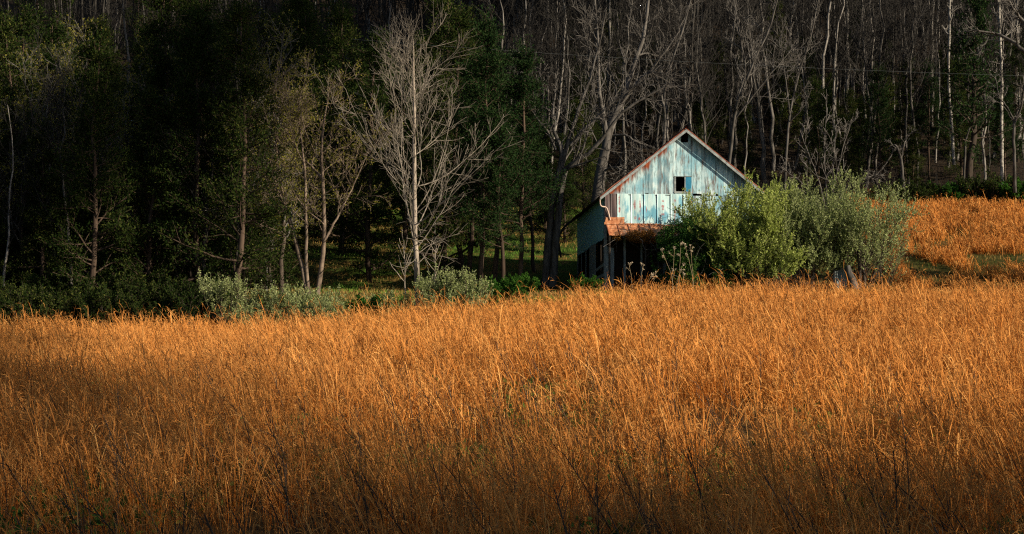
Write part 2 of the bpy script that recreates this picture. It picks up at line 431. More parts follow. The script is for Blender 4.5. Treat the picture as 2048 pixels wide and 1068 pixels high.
# tin panels below the seam, bulging between standing seams
edges = [0.06, .38, .76, 1.53, 2.29, 3.04, 3.82, 4.55, 5.1]
nzs = 60; V = []; Fq = []; mk = []; dk = []; nn = 0
zs = np.linspace(4.0, SEAM - .02, nzs)
marks = [(.86, 5.35, .06, .5), (.88, 4.85, .09, .25), (1.75, 5.15, .10, .42), (2.06, 5.1, .07, .6), (2.42, 4.85, .05, .3), (2.0, 4.35, .10, .14), (1.8, 4.4, .12, .12), (3.38, 5.37, .10, .09), (3.36, 5.05, .11, .12), (3.37, 4.9, .07, .1), (3.38, 4.6, .13, .1), (3.30, 4.6, .05, .1), (4.06, 5.37, .10, .14), (4.05, 5.0, .08, .12), (4.06, 4.75, .10, .16), (4.06, 4.55, .09, .12), (4.06, 4.3, .05, .4), (5.0, 5.3, .08, .25)]
for a, b in zip(edges[:-1], edges[1:]):
    nx = max(6, int((b - a) / .03)); xs = np.linspace(a, b, nx)
    t_ = (xs - a) / (b - a)
    tilt = rng.normal() * .02; ph = rng.random() * 6; ph2 = rng.random() * 6
    Xg, Zg = np.meshgrid(xs, zs, indexing='ij')
    Tg = np.repeat(t_[:, None], nzs, 1)
    Y_ = -.05 - .018 * np.sin(np.pi * Tg) + tilt * (Tg - .5) - .012 * np.sin(Tg * 5 + Zg * 1.7 + ph) - .008 * np.sin(Zg * 3.5 + ph2) * Tg
    Y_[0] -= .035; Y_[-1] -= .02; Y_[1] -= .01
    V.append(np.stack([Xg, Y_, Zg], -1).reshape(-1, 3)); i = np.arange(nx * nzs).reshape(nx, nzs) + nn
    Fq.append(np.stack([i[:-1, :-1], i[1:, :-1], i[1:, 1:], i[:-1, 1:]], -1).reshape(-1, 4)); nn += nx * nzs
    m_ = np.zeros_like(Xg)
    for (mx, mz, rx, rz) in marks: m_ = np.maximum(m_, np.clip(1.25 - ((Xg - mx) / rx) ** 2 - ((Zg - mz) / rz) ** 2, 0, 1) * .5)
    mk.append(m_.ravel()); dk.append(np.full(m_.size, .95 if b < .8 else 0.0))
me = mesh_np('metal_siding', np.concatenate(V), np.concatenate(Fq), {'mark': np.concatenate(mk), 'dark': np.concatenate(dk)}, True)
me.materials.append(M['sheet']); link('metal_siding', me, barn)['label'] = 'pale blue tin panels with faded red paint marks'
# boards to the right of the tin and all of the lower front
mb = MB(); rust = []
x = 5.12
while x < W - .02:
    x1 = min(x + rng.uniform(.16, .28), W - .02); board(x, x1 - .012, .1, SEAM - .1, SEAM - .1, -.02 - rng.random() * .012); x = x1
mb.build('right_front_siding', M['boards'], barn, attrs={'rust': np.array(rust) * 0})
mb = MB()
x = .03
for q in range(3):
    x1 = x + rng.uniform(.17, .24); mb.box(x, x1 - .012, -.03 - rng.random() * .01, 0, -.3, 2.75 - rng.random() * .12); x = x1
for xa, wd in ((1.12, .12), (2.1, .1), (3.4, .16), (4.4, .14)):
    mb.box(xa, xa + wd, -.03, .02, -.3, 3.95)
mb.build('lower_front_board', M['grey_wood'], barn)
# seam board
mb = MB(); mb.box(0, 4.05, -.055, -.036, SEAM - .10, SEAM - .06); mb.build('seam_strip', M['dark_wood'], barn)
# left long wall
mb = MB()
ys = np.arange(0, DEP + .01, .04); zz = np.array([3.2, 4.0, 4.9, EZ])
g = np.zeros((len(ys), len(zz), 3)); g[..., 0] = (-.02 + .005 * np.sin(ys * 2 * np.pi / .25))[:, None]; g[..., 1] = ys[:, None]; g[..., 2] = zz[None]
g[:, 0, 2] += (vnoise(ys * 3, 1.0, 1.3) - .5) * .12
mb.sheet(g[::-1]); mb.build('side_siding', M['side_tin'], barn, smooth=True)
mb = MB()
y = 3.7
while y < 6.4:
    mb.box(-.03 - rng.random() * .01, 0, y, y + .2, -.4, 3.25); y += .215
for y in (8.1, 8.35, 10.4, 12.2, 12.45): mb.box(-.03, 0, y, y + .2, -.4, 3.25)
mb.build('side_board', M['grey_wood'], barn)
mb = MB(); mb.box(0.0, .16, 0.02, .16, -.4, EZ); mb.build('corner_post', M['trim'], barn)
for z_, dz in ((1.05, .05), (1.65, -.1), (.5, .03)):
    mb = MB(); mb.hexa([(-.02, .1, z_), (.03, .1, z_), (.03, 3.72, z_ + dz), (-.02, 3.72, z_ + dz), (-.02, .1, z_ + .17), (.03, .1, z_ + .17), (.03, 3.72, z_ + dz + .17), (-.02, 3.72, z_ + dz + .17)])
    mb.build('rail', M['grey_wood'], barn)
mb = MB(); mb.box(.2, W - .2, .0, .0, 0, 0)
# back and right walls, loft floor: plain boards
mb = MB()
x = 0.0
while x < W - .05:
    x1 = min(x + .25, W); mb.prism_xz([(x, -.5), (x1 - .005, -.5), (x1 - .005, rake(x1) - .06), (x, rake(x) - .06)], DEP - .03, DEP); x = x1
mb.build('back_siding', M['dark_wood'], barn)
mb = MB(); y = 0.05
while y < DEP - .05:
    mb.box(W - .03, W, y, y + .24, -.5, EZ); y += .25
mb.build('right_siding', M['grey_wood'], barn)
mb = MB(); mb.box(.2, W - .2, .15, DEP - .1, SEAM - .4, SEAM - .3); mb.build('loft_floor', M['dark_wood'], barn)
mb = MB(); mb.box(.2, W - .2, 3.0, 3.05, -.3, SEAM - .4); mb.build('inner_wall', M['dark_wood'], barn)
# roof
OV, EO = .46, .28
sl_ = (RZ - EZ) / (W / 2); nrmx = math.hypot(1, sl_)
for sgn in (-1, 1):
    mb = MB()
    xs = np.linspace(0, W / 2 + EO, 24); cols = []
    ny = 61; ysr = np.linspace(-OV, DEP + .3, ny)
    g = np.zeros((ny, 24, 3))
    for a_, xx in enumerate(xs):
        g[:, a_, 0] = W / 2 + sgn * xx; g[:, a_, 1] = ysr; g[:, a_, 2] = RZ + .10 - sl_ * xx + .02 * np.sin(ysr * 2 * np.pi / .8) + rng.normal() * .012
    g2 = g.copy(); g2[..., 2] -= .06
    mb.sheet(g); mb.sheet(g2)
    # close the front and eave edges
    mb.sheet(np.stack([g[0], g2[0]])); mb.sheet(np.stack([g[:, -1], g2[:, -1]])); mb.sheet(np.stack([g[-1], g2[-1]]))
    rf = mb.build('roof', M['rust_roof'], barn)
    mb = MB()
    for y in np.arange(-.3, DEP, .8):
        xa, xb = 0.0, W / 2 + EO - .02
        za, zb = RZ + .03 - sl_ * xa, RZ + .03 - sl_ * xb
        mb.hexa([(W / 2 + sgn * xa, y, za - .14), (W / 2 + sgn * xb, y, zb - .14), (W / 2 + sgn * xb, y + .06, zb - .14), (W / 2 + sgn * xa, y + .06, za - .14),
                 (W / 2 + sgn * xa, y, za), (W / 2 + sgn * xb, y, zb), (W / 2 + sgn * xb, y + .06, zb), (W / 2 + sgn * xa, y + .06, za)])
    mb.build('rafter', M['dark_wood'], rf)
    mb = MB(); za, zb = RZ + .035, RZ + .035 - sl_ * (W / 2 + EO)
    for (fa, fb, dd) in ((0, .46, 0), (.465, 1, .012)):
        xa, xb = fa * (W / 2 + EO), fb * (W / 2 + EO); z1, z2 = RZ + .035 - sl_ * xa - dd, RZ + .035 - sl_ * xb - dd
        mb.hexa([(W / 2 + sgn * xa, -OV - .03, z1 - .17), (W / 2 + sgn * xb, -OV - .03, z2 - .17), (W / 2 + sgn * xb, -OV - .002, z2 - .17), (W / 2 + sgn * xa, -OV - .002, z1 - .17),
                 (W / 2 + sgn * xa, -OV - .03, z1), (W / 2 + sgn * xb, -OV - .03, z2), (W / 2 + sgn * xb, -OV - .002, z2), (W / 2 + sgn * xa, -OV - .002, z1)])
    mb.build('rake_board', M['trim'], barn)
mb = MB(); mb.tube([(W / 2, -OV - .05, RZ + .11), (W / 2, DEP + .3, RZ + .11)], .09, 8); mb.build('ridge_cap', M['rust_roof'], barn, True)
# window
wn = MB(); 
wn.box(wx0, wx0 + .09, -.06, -.01, wz0, wz1); wn.box(wx0 + .59, wx0 + .65, -.06, -.01, wz0, wz1)
wn.box(wx0, wx1, -.07, .03, wz0 - .09, wz0 - .003)
wo_ = wn.build('window', M['trim'], barn); 
wn = MB(); wn.box(wx0 + .653, wx1, -.05, -.025, wz0, wz1 - .01); wn.build('shutter', M['blue_panel'], wo_)
wn = MB(); wn.box(wx0 - .02, wx1 + .02, -.055, -.042, wz1 - .005, wz1 + .03); wn.build('lintel', M['dark_wood'], wo_)
mb = MB(); mb.box(wx0 + .02, wx1, -.03, -.012, SEAM - .05, wz0 - .09); mb.build('sill_board', M['sheet'], barn, attrs={'mark': np.zeros(8), 'dark': np.zeros(8)})
# downspout, gutter
mb = MB(); mb.tube(line([(-.26, -.30, EZ - .18), (-.27, -.3, EZ - .45), (-.2, -.28, EZ - .68), (.08, -.2, EZ - .74), (.2, -.16, EZ - .95), (.34, -.14, EZ - 1.45)], 26), .04, 8)
mb.build('downspout', M['pink_pipe'], barn, True)
mb = MB(); a_ = np.linspace(math.pi, 2 * math.pi, 7)
ys = np.linspace(-.4, DEP + .4, 24); g = np.zeros((24, 7, 3)); g[..., 0] = -.30 + .07 * np.cos(a_)[None]; g[..., 2] = EZ - .16 + .07 * np.sin(a_)[None] + (-.03 * np.sin(ys))[:, None]; g[..., 1] = ys[:, None]
mb.sheet(g); mb.build('gutter', M['dark_wood'], barn, True)
mb = MB(); mb.tube(line([(-.3, 12.6, EZ - .2), (-.9, 12.8, EZ - .75), (-1.2, 12.8, EZ - 1.5), (-1.05, 12.7, EZ - 2.6)], 20), .07, 6); mb.build('hanging_gutter', M['dark_wood'], barn, True)
# pent roof over the lower front with tin flashing
mb = MB(); nx = 70; xs = np.linspace(.1, 6.6, nx); tt = np.linspace(0, 1, 8)
g = np.zeros((nx, 8, 3)); g[..., 0] = xs[:, None] + tt[None] * .0; g[..., 1] = -.06 - 1.25 * tt[None]; g[..., 2] = 4.02 - .72 * tt[None] + (.012 * np.sin(xs * 12))[:, None]
g2 = g.copy(); g2[..., 2] -= .035; mb.sheet(g); mb.sheet(g2); mb.sheet(np.stack([g[:, -1], g2[:, -1]])); mb.sheet(np.stack([g[0], g2[0]]))
pr = mb.build('pent_roof', M['orange_rust'], barn)
mb = MB()
for xx in np.arange(.1, 6.6, .62):
    mb.hexa([(xx, -.06, 4.03), (xx + .04, -.06, 4.03), (xx + .04, -1.31, 3.31), (xx, -1.31, 3.31), (xx, -.06, 4.07), (xx + .04, -.06, 4.07), (xx + .04, -1.31, 3.35), (xx, -1.31, 3.35)])
mb.build('seam', M['rust_roof'], pr)
mb = MB(); mb.box(0.0, 1.2, -.16, -.1, 4.0, 4.13); mb.prism_xz([(.05, 4.13), (1.14, 4.13), (1.16, 4.42), (.1, 4.40)], -.12, -.10); mb.box(1.2, 3.2, -.13, -.09, 4.0, 4.07)
mb.build('flashing', M['orange_rust'], barn)
for xx in (.15, 2.2, 4.3, 6.4):
    mb = MB(); mb.tube([(xx, -1.2, -.4), (xx, -1.2, 3.3)], .06, 6); mb.build('pent_roof_post', M['dark_wood'], barn)

# ------------------------------------------------------------------ tree builders
def place_tree(name, label, cat, base, trunk_levels, twig_levels, mat, ks_t, ks_b, leaves=None, leaf_mat=None, group=None, leaf_name='foliage', rotz=0, bmat=None):
    t = thing(name, label, cat, base, rotz, group)
    v, f = join_tubes(trunk_levels, ks_t); me = mesh_np('trunk', v, f, None, True); me.materials.append(mat); link('trunk', me, t)
    if twig_levels:
        v, f = join_tubes(twig_levels, ks_b); me = mesh_np('branches', v, f, None, True); me.materials.append(bmat or mat); link('branches', me, t)
    if leaves is not None:
        me = mesh_np(leaf_name, leaves[0], leaves[1]); me.materials.append(leaf_mat); link(leaf_name, me, t)
    return t

def trunk_line(rng, H, n=12, wob=.25, lean=0.0):
    z = np.linspace(0, H, n); x = np.cumsum(rng.normal(size=n)) * wob * H / n * .35; y = np.cumsum(rng.normal(size=n)) * wob * H / n * .35
    x -= x[0]; y -= y[0]; a = rng.random() * 6.28
    return np.stack([x + lean * np.cos(a) * z, y + lean * np.sin(a) * z, z - .5], 1)[None]

def bare_proto(seed, H, r, limbs, t0, ang, llen, mat, name, label, cat, group, l2=6, l3=5, rmin=.010, up=.10, fork=0):
    rng = np.random.default_rng(seed)
    P0 = trunk_line(rng, H, 14, .35, .04 * rng.random()); R0 = np.linspace(r, r * .18, 14)[None]; R0[0, 0] *= 1.35
    A = grow(rng, P0, R0, limbs, t0, .97, ang, llen, 7, .12, up, .55, .35, .03, .55)
    Bq = grow(rng, *A, l2, .2, 1.0, 38, llen * .42, 5, .16, up, .6, .4, .02, .4)
    C = grow(rng, *Bq, l3, .15, 1.0, 40, llen * .2, 4, .18, up * .8, .7, .6, rmin, .4)
    return place_tree(name, label, cat, (0, 0, -500), [(P0, R0)], [A, Bq, C], mat, [8], [5, 3, 3], group=group, bmat=M['bark_twig'])

protos_hidden = []
FG = 'bare grey trees on the wooded hillside'
FL = 'slender bare grey tree among many on the wooded hillside'
forest = []
for s in range(9):
    H = [19, 21, 17, 22, 18, 20, 15, 23, 19][s]
    forest.append(bare_proto(100 + s, H, [.13, .16, .10, .19, .12, .15, .09, .21, .13][s], [13, 15, 11, 16, 12, 14, 12, 15, 10][s], [.35, .3, .42, .28, .4, .33, .25, .3, .45][s], [38, 44, 34, 46, 36, 40, 42, 48, 36][s], H * .24, M['bark_forest'], 'bare_tree', FL, 'tree', FG, 6, 4))

rng = np.random.default_rng(21)
used = set()
def put(protos, k, x, y, sc, rotz=None, label=None, group=None, zoff=0.0):
    p = protos[k % len(protos)]; loc = (x, y, G(x, y) + zoff); rz = rng.random() * 6.28 if rotz is None else rotz
    if p.name not in used:
        used.add(p.name); p.location = loc; p.rotation_euler = (0, 0, rz); p.scale = sc if hasattr(sc, '__len__') else (sc,) * 3
        if label: p['label'] = label
        if group: p['group'] = group
        return p
    return dup(p, loc, rz, sc, label, group)

def poisson(n, yr, pxr, mind, dens=None, tries=40):
    out = []
    for _ in range(n * tries):
        if len(out) >= n: break
        y = rng.uniform(*yr); px = rng.uniform(*pxr); x = (px - 1024) / F * y
        if dens and rng.random() > dens(px, y): continue
        if all((x - a) ** 2 + (y - b) ** 2 > mind ** 2 for a, b in out): out.append((x, y))
    return out

# hillside wood right of the centre
k = 0
for (x, y) in poisson(215, (160, 212), (880, 2130), 1.7):
    put(forest, k, x, y, rng.uniform(.7, 1.12)); k += 1
# upper left hillside, thinner
for (x, y) in poisson(55, (170, 235), (-60, 880), 3.5):
    put(forest, k, x, y, rng.uniform(.75, 1.1)); k += 1

# the wood farther up the hill reads as one mass of trunks and twigs
def far_wood(n, seed):
    rng = np.random.default_rng(seed)
    y = 178 + 84 * rng.random(n) ** .7; x = (rng.uniform(-120, 2170, n) - 1024) / F * y; z = gz(x, y)
    H = rng.uniform(13, 21, n); m = 7; sz_ = np.linspace(0, 1, m)
    dx = np.cumsum(rng.normal(size=(n, m)) * .22, 1); dy = np.cumsum(rng.normal(size=(n, m)) * .22, 1)
    P0 = np.stack([x[:, None] + dx, y[:, None] + dy, z[:, None] - .4 + sz_[None] * H[:, None]], -1); R0 = rng.uniform(.07, .2, n)[:, None] * np.linspace(1, .25, m)[None]
    A = grow(rng, P0, R0, 9, .35, .97, 42, 4.2, 5, .14, .09, .5, .35, .03, .5); Bq = grow(rng, *A, 3, .2, 1, 40, 1.7, 4, .18, .06, .6, .5, .012, .4)
    # brush twigs on the slope below
    q = 16000; by = 157 + 95 * rng.random(q) ** 1.8; bx = (rng.uniform(860, 2170, q) - 1024) / F * by; pb = np.stack([bx, by, gz(bx, by)], -1); d = nrm(rng.normal(size=(q, 3)) * .45 + np.array([0, 0, 1])); L = rng.uniform(.4, 2.4, q)[:, None]
    Pb = np.stack([pb, pb + d * L * .5 + rng.normal(size=(q, 3)) * .06, pb + d * L], 1); Rb = np.full((q, 3), .013)
    v, f = join_tubes([(P0, R0), A, Bq, (Pb, Rb)], [5, 3, 3, 3]); me = mesh_np('far_wood', v, f, None, True, np.where(np.arange(len(f)) < n * 30, 0, 1)); me.materials.append(M['bark_forest']); me.materials.append(M['bark_twig'])
    tag(link('far_wood', me), 'bare grey wood massed up the far hillside', 'wood', None, 'stuff')
far_wood(620, 77)

# ------------------------------------------------------------------ evergreens
def cedar_proto(seed, H, rad, z0, nbr, leaf_per, mat, bark, name, label, group, LL=.125, WW=.052, r=.16, sweep=70, top=.10):
    rng = np.random.default_rng(seed)
    P0 = trunk_line(rng, H, 10, .2, .02); R0 = np.linspace(r, .03, 10)[None]
    A = grow(rng, P0, R0, nbr, z0, .985, sweep, rad, 6, .14, .06, .4, .3, .015, 1 - top)
    Bq = grow(rng, *A, 7, .2, 1.0, 48, rad * .36, 4, .2, .05, .6, .4, .01, .4)
    p, d = on_lines(rng, Bq[0], leaf_per, .05, 1.05); p2, d2 = on_lines(rng, A[0], leaf_per, .45, 1.0)
    p = np.concatenate([p, p2]); d = np.concatenate([d, d2])
    p = p + rng.normal(size=p.shape) * .09 * (rad / 2.2)
    d = nrm(d * .6 + rng.normal(size=d.shape) * .55 + np.array([0, 0, .25]))
    return place_tree(name, label, 'tree', (0, 0, -500), [(P0, R0)], [A, Bq], bark, [7], [4, 3], leaf_mesh(rng, p, d, LL, WW), mat, group)

CG = 'dark evergreens in the wood left of the barn'
CL = 'dark green evergreen in the dense wood left of the barn'
cedars = [cedar_proto(200 + s, [11, 13, 9, 14, 10][s], [2.3, 2.7, 2.0, 2.9, 2.6][s], [.04, .06, .03, .08, .04][s], 64, 46, M['cedar'], M['bark_cedar'], 'cedar_tree', CL, CG) for s in range(5)]
BG = 'budding trees in the wood left of the barn'
BL = 'budding yellow green tree in the dense wood left of the barn'
def bud_proto(seed, H, r, limbs, llen, per, name='budding_tree', label=BL, group=BG):
    rng = np.random.default_rng(seed)
    P0 = trunk_line(rng, H, 12, .5, .1); R0 = np.linspace(r, .03, 12)[None]
    A = grow(rng, P0, R0, limbs, .22, .97, 48, llen, 7, .14, .07, .5, .3, .02, .5)
    Bq = grow(rng, *A, 6, .2, 1.0, 42, llen * .42, 5, .18, .05, .6, .4, .013, .4)
    C = grow(rng, *Bq, 4, .2, 1.0, 42, llen * .2, 4, .2, .03, .7, .6, .01, .4)
    p, d = on_lines(rng, C[0], per + 3, .2, 1.0); d = nrm(d + rng.normal(size=d.shape) * .8); p = p + rng.normal(size=p.shape) * .05
    return place_tree(name, label, 'tree', (0, 0, -500), [(P0, R0)], [A, Bq, C], M['bark_dark'], [7], [4, 3, 3], leaf_mesh(rng, p, d, .10, .06), M['bud_leaf'], group, bmat=M['bark_grey'])
buds = [bud_proto(300 + s, [12, 10, 13, 9][s], [.13, .10, .15, .09][s], 14, [3.6, 3.2, 4.0, 3.0][s], 6) for s in range(4)]

k = 0
for (x, y) in poisson(74, (93, 140), (-90, 540), 2.3):
    put(cedars, k, x, y, rng.uniform(.8, 1.25)); k += 1
k = 0
for (x, y) in poisson(38, (96, 128), (-40, 570), 2.5):
    put(buds, k, x, y, rng.uniform(.8, 1.2)); k += 1
k = 3
for (x, y) in poisson(22, (92, 125), (-60, 560), 2.4):
    put(forest, k, x, y, rng.uniform(.45, .75), label='small bare tree with pale trunk among the evergreens left of the barn', group='bare trees among the evergreens'); k += 1
# evergreens in the gap behind the pale tree and up the hill behind it
k = 0
for (x, y) in poisson(26, (118, 165), (540, 960), 3.2):
    put(cedars, k, x, y, rng.uniform(1.0, 1.45), label='tall evergreen on the rise behind the pale bare tree', group='evergreens behind the pale bare tree'); k += 1
for (x, y) in poisson(34, (140, 200), (-80, 620), 4.0):
    put(cedars, k, x, y, rng.uniform(.9, 1.3), label='evergreen far up the shaded hillside on the left', group='evergreens up the left hillside'); k += 1
# low evergreens in the wood behind the barn and to the right
k = 1
for (x, y) in poisson(46, (160, 200), (1040, 2120), 3.4):
    put(cedars, k, x, y, rng.uniform(.55, .95), label='small evergreen among the grey trunks of the hillside wood', group='evergreens among the grey trunks'); k += 1
# group of cedars with bare lower trunks left of the twin tree
tall = [cedar_proto(240 + s, [14.5, 13, 12][s], [2.6, 2.3, 2.2][s], [.30, .34, .28][s], 62, 42, M['dark_leaf'], M['bark_cedar'], 'cedar_tree', 'tall dark cedar with bare reddish lower trunk in the clearing', 'cedars with bare lower trunks') for s in range(3)]
for q, (px, y, s) in enumerate([(962, 109, 1.1), (984, 113, 1.15), (1012, 108, .9), (1044, 111, 1.0), (935, 116, 1.1), (1070, 122, .85)]):
    x = (px - 1024) / F * y; put(tall, q, x, y, s)
for q, (px, y, s) in enumerate([(1130, 132, .7), (1165, 136, .75), (1090, 138, .9), (1190, 140, .6)]):
    x = (px - 1024) / F * y; put(cedars, q, x, y, s, label='bushy cedar at the top of the lawn beside the barn', group='bushy cedars at the top of the lawn')
for q, (px, y, s) in enumerate([(905, 132, .42), (870, 128, .5), (930, 136, .55)]):
    x = (px - 1024) / F * y; put(forest, q, x, y, s, label='short reddish bare trunk at the back of the clearing', group='bare trunks at the back of the clearing')
# the big dark pine on the right
x, y, _ = PG(1936, 158)
pine = cedar_proto(260, 19, 3.6, .30, 64, 24, M['dark_leaf'], M['bark_dark'], 'pine_tree', 'big dark pine with a broad crown behind the right field', None, .22, .09, .38)
put([pine], 0, x, y, 1.0)
for q, (px, y, s) in enumerate([(1760, 164, .8), (1650, 168, .7), (2010, 166, .9), (1860, 170, .75)]):
    put(tall, q, (px - 1024) / F * y, y, s, label='thin dark cedar at the wood edge behind the right field', group='dark cedars at the wood edge')

# ------------------------------------------------------------------ individual bare trees in front
def rel(pts, Y, base, dy=None):
    """pixel polyline at depth Y -> points relative to base; dy gives each point its own depth offset"""
    dy = dy or [0] * len(pts)
    return np.array([P3(a, b, Y + d) - base for (a, b), d in zip(pts, dy)])

# pale bare tree left of centre
rng2 = np.random.default_rng(41)
Y = 91.0; base = PG(835, Y)
P0 = line(np.concatenate([[[0, 0, -.4]], rel([(835, 560), (830, 480), (829, 380), (829, 280), (828, 180), (826, 75)], Y, base)]), 22, rng2, .012)[None]
R0 = np.interp(np.linspace(0, 1, 22), [0, .2, .5, .8, 1], [.17, .13, .105, .07, .03])[None]
A = grow(rng2, P0, R0, 40, .28, .97, 55, 7.0, 11, .07, .075, .29, .3, .011, .80)
Bq = grow(rng2, *A, 8, .2, 1.0, 36, 1.7, 7, .09, .06, .6, .4, .011, .45)
Cq = grow(rng2, *Bq, 4, .2, 1.0, 36, .75, 5, .12, .05, .65, .6, .005, .4)
D0 = grow(rng2, P0, R0, 11, .22, .38, 72, 2.3, 8, .12, -.05, .22, .5, .011, .2)
D1 = grow(rng2, *D0, 5, .2, 1.0, 45, .8, 4, .14, -.03, .8, .7, .007, .2)
place_tree('bare_tree', 'pale white barked bare tree with spreading upright branches in the clearing', 'tree', base, [(P0, R0)], [A, Bq, Cq, D0, D1], M['bark_white'], [9], [5, 4, 3, 3, 3], bmat=M['bark_pale'])
for (px, h, dx) in ((812, 3.6, -.1), (866, 3.2, .15)):
    base = PG(px, 90.4); P0 = line([(0, 0, -.3), (dx * .5, 0, h * .5), (dx, 0, h)], 8, rng2, .02)[None]; R0 = np.linspace(.045, .015, 8)[None]
    A = grow(rng2, P0, R0, 9, .4, 1, 35, 1.1, 5, .12, .08, .7, .5, .011, .4)
    place_tree('sapling', 'thin pale sapling %s the trunk of the pale bare tree' % ('left of' if dx < 0 else 'right of'), 'sapling', base, [(P0, R0), A], None, M['bark_white'], [6, 3], None)

# three stemmed budding tree
Y = 95.0; base = PG(622, Y)
stems = [rel([(616, 590), (600, 520), (582, 450), (563, 400), (530, 352), (490, 300), (462, 268)], Y, base, [0, 0, .2, .4, .7, 1, 1.2]),
         rel([(618, 590), (613, 520), (612, 440), (610, 350), (604, 290), (598, 240), (600, 190)], Y, base, [0, -.1, -.2, -.3, -.4, -.3, -.2]),
         rel([(634, 590), (644, 520), (649, 450), (646, 370), (643, 300), (650, 230), (660, 170)], Y, base, [0, 0, -.1, -.3, -.5, -.6, -.7]),
         rel([(570, 412), (560, 360), (553, 300), (548, 240), (540, 190)], Y, base, [.3, .2, 0, -.2, -.4]),
         rel([(646, 358), (625, 335), (600, 308), (585, 280), (572, 240)], Y, base, [-.3, 0, .3, .5, .6]),
         rel([(650, 480), (672, 440), (700, 385), (720, 340), (742, 290)], Y, base, [0, .3, .6, .9, 1.2])]
P0 = np.stack([line(s_, 16, rng2, .015) for s_ in stems])
R0 = np.stack([np.linspace(a, b, 16) for a, b in ((.125, .03), (.10, .025), (.135, .03), (.075, .02), (.075, .02), (.065, .02))])
A = grow(rng2, P0, R0, 14, .25, 1, 50, 2.7, 8, .10, .06, .36, .35, .013, .4)
Bq = grow(rng2, *A, 8, .2, 1, 40, 1.0, 5, .14, .05, .6, .5, .009, .4)
Cq = grow(rng2, *Bq, 3, .2, 1, 40, .5, 4, .14, .04, .8, .7, .010, .4)
p, d = on_lines(rng2, Cq[0], 5, .2, 1); keep = rng2.random(len(p)) < .95; p = p[keep] + rng2.normal(size=(keep.sum(), 3)) * .05; d = nrm(d[keep] + rng2.normal(size=(keep.sum(), 3)) * .8)
place_tree('budding_tree', 'three stemmed budding tree with yellow green leaves standing at the lawn edge', 'tree', base, [(P0, R0)], [A, Bq, Cq], M['bark_brown'], [8], [5, 3, 3], leaf_mesh(rng2, p, d, .09, .055), M['bud_leaf'])

# twin trunk tree beside the barn
Y = 113.0; base = PG(1095, Y)
stems = [rel([(1090, 575), (1096, 500), (1102, 430), (1110, 370), (1122, 330), (1122, 295), (1108, 262), (1106, 220), (1112, 170)], Y, base, [0, 0, 0, 0, 0, .2, .5, .8, 1]),
         rel([(1105, 575), (1110, 500), (1117, 430), (1122, 380), (1130, 345), (1150, 322), (1185, 300), (1215, 262), (1250, 220), (1300, 190), (1345, 165)], Y, base, [-.3, -.3, -.3, -.3, -.3, -.6, -1, -1.3, -1.6, -1.8, -2]),
         rel([(1122, 335), (1132, 300), (1140, 270), (1152, 235), (1166, 195), (1182, 150), (1198, 90), (1212, 20)], Y, base, [0, .1, .2, .3, .4, .5, .6, .7]),
         rel([(1140, 290), (1165, 262), (1190, 240), (1225, 205), (1270, 172), (1320, 130)], Y, base, [.1, -.2, -.4, -.6, -.9, -1.2]),
         rel([(1150, 322), (1165, 300), (1172, 275), (1180, 240), (1195, 210)], Y, base, [-.6, -.8, -1, -1.2, -1.4]),
         rel([(1112, 300), (1095, 262), (1068, 230), (1058, 200), (1062, 160)], Y, base, [.3, .6, .9, 1.1, 1.2])]
P0 = np.stack([line(s_, 20, rng2, .02) for s_ in stems])
R0 = np.stack([np.linspace(a, b, 20) for a, b in ((.27, .05), (.25, .04), (.16, .04), (.11, .03), (.08, .025), (.09, .03))])
A = grow(rng2, P0, R0, 9, .42, 1, 50, 2.6, 7, .15, .05, .42, .35, .018, .3)
Bq = grow(rng2, *A, 5, .2, 1, 45, 1.1, 5, .18, .05, .65, .5, .012, .4)
Cq = grow(rng2, *Bq, 3, .2, 1, 45, .5, 4, .18, .03, .8, .7, .012, .4)
place_tree('bare_tree', 'bare tree with two close dark trunks beside the barn wall', 'tree', base, [(P0, R0)], [A, Bq, Cq], M['bark_grey'], [9], [5, 3, 3])

# big grey tree behind the barn eave
Y = 127.0; base = PG(1188, Y)
stems = [rel([(1186, 480), (1194, 400), (1203, 340), (1212, 290), (1222, 255), (1238, 215), (1258, 160), (1285, 80), (1300, -30)], Y, base, [0, 0, 0, 0, 0, .3, .6, .9, 1]),
         rel([(1216, 280), (1206, 230), (1198, 180), (1196, 100), (1190, 0)], Y, base, [0, -.3, -.6, -.8, -1]),
         rel([(1222, 272), (1250, 270), (1275, 285), (1310, 295)], Y, base, [0, -.5, -.9, -1.2]),
         rel([(1205, 345), (1220, 335), (1240, 338), (1262, 350)], Y, base, [0, -.5, -.9, -1.2]),
         rel([(1240, 210), (1275, 165), (1310, 130), (1360, 60)], Y, base, [.3, 0, -.3, -.5])]
P0 = np.stack([line(s_, 18, rng2, .02) for s_ in stems]); R0 = np.stack([np.linspace(a, b, 18) for a, b in ((.46, .08), (.2, .05), (.09, .035), (.08, .03), (.14, .04))])
A = grow(rng2, P0, R0, 9, .4, 1, 45, 3.0, 7, .15, .08, .45, .35, .02, .3); Bq = grow(rng2, *A, 5, .2, 1, 42, 1.3, 5, .16, .06, .65, .5, .013, .4); Cq = grow(rng2, *Bq, 3, .2, 1, 40, .6, 4, .16, .03, .8, .7, .014, .4)
place_tree('bare_tree', 'thick grey trunked bare tree rising behind the left eave of the barn', 'tree', base, [(P0, R0)], [A, Bq, Cq], M['bark_grey'], [10], [5, 3, 3])

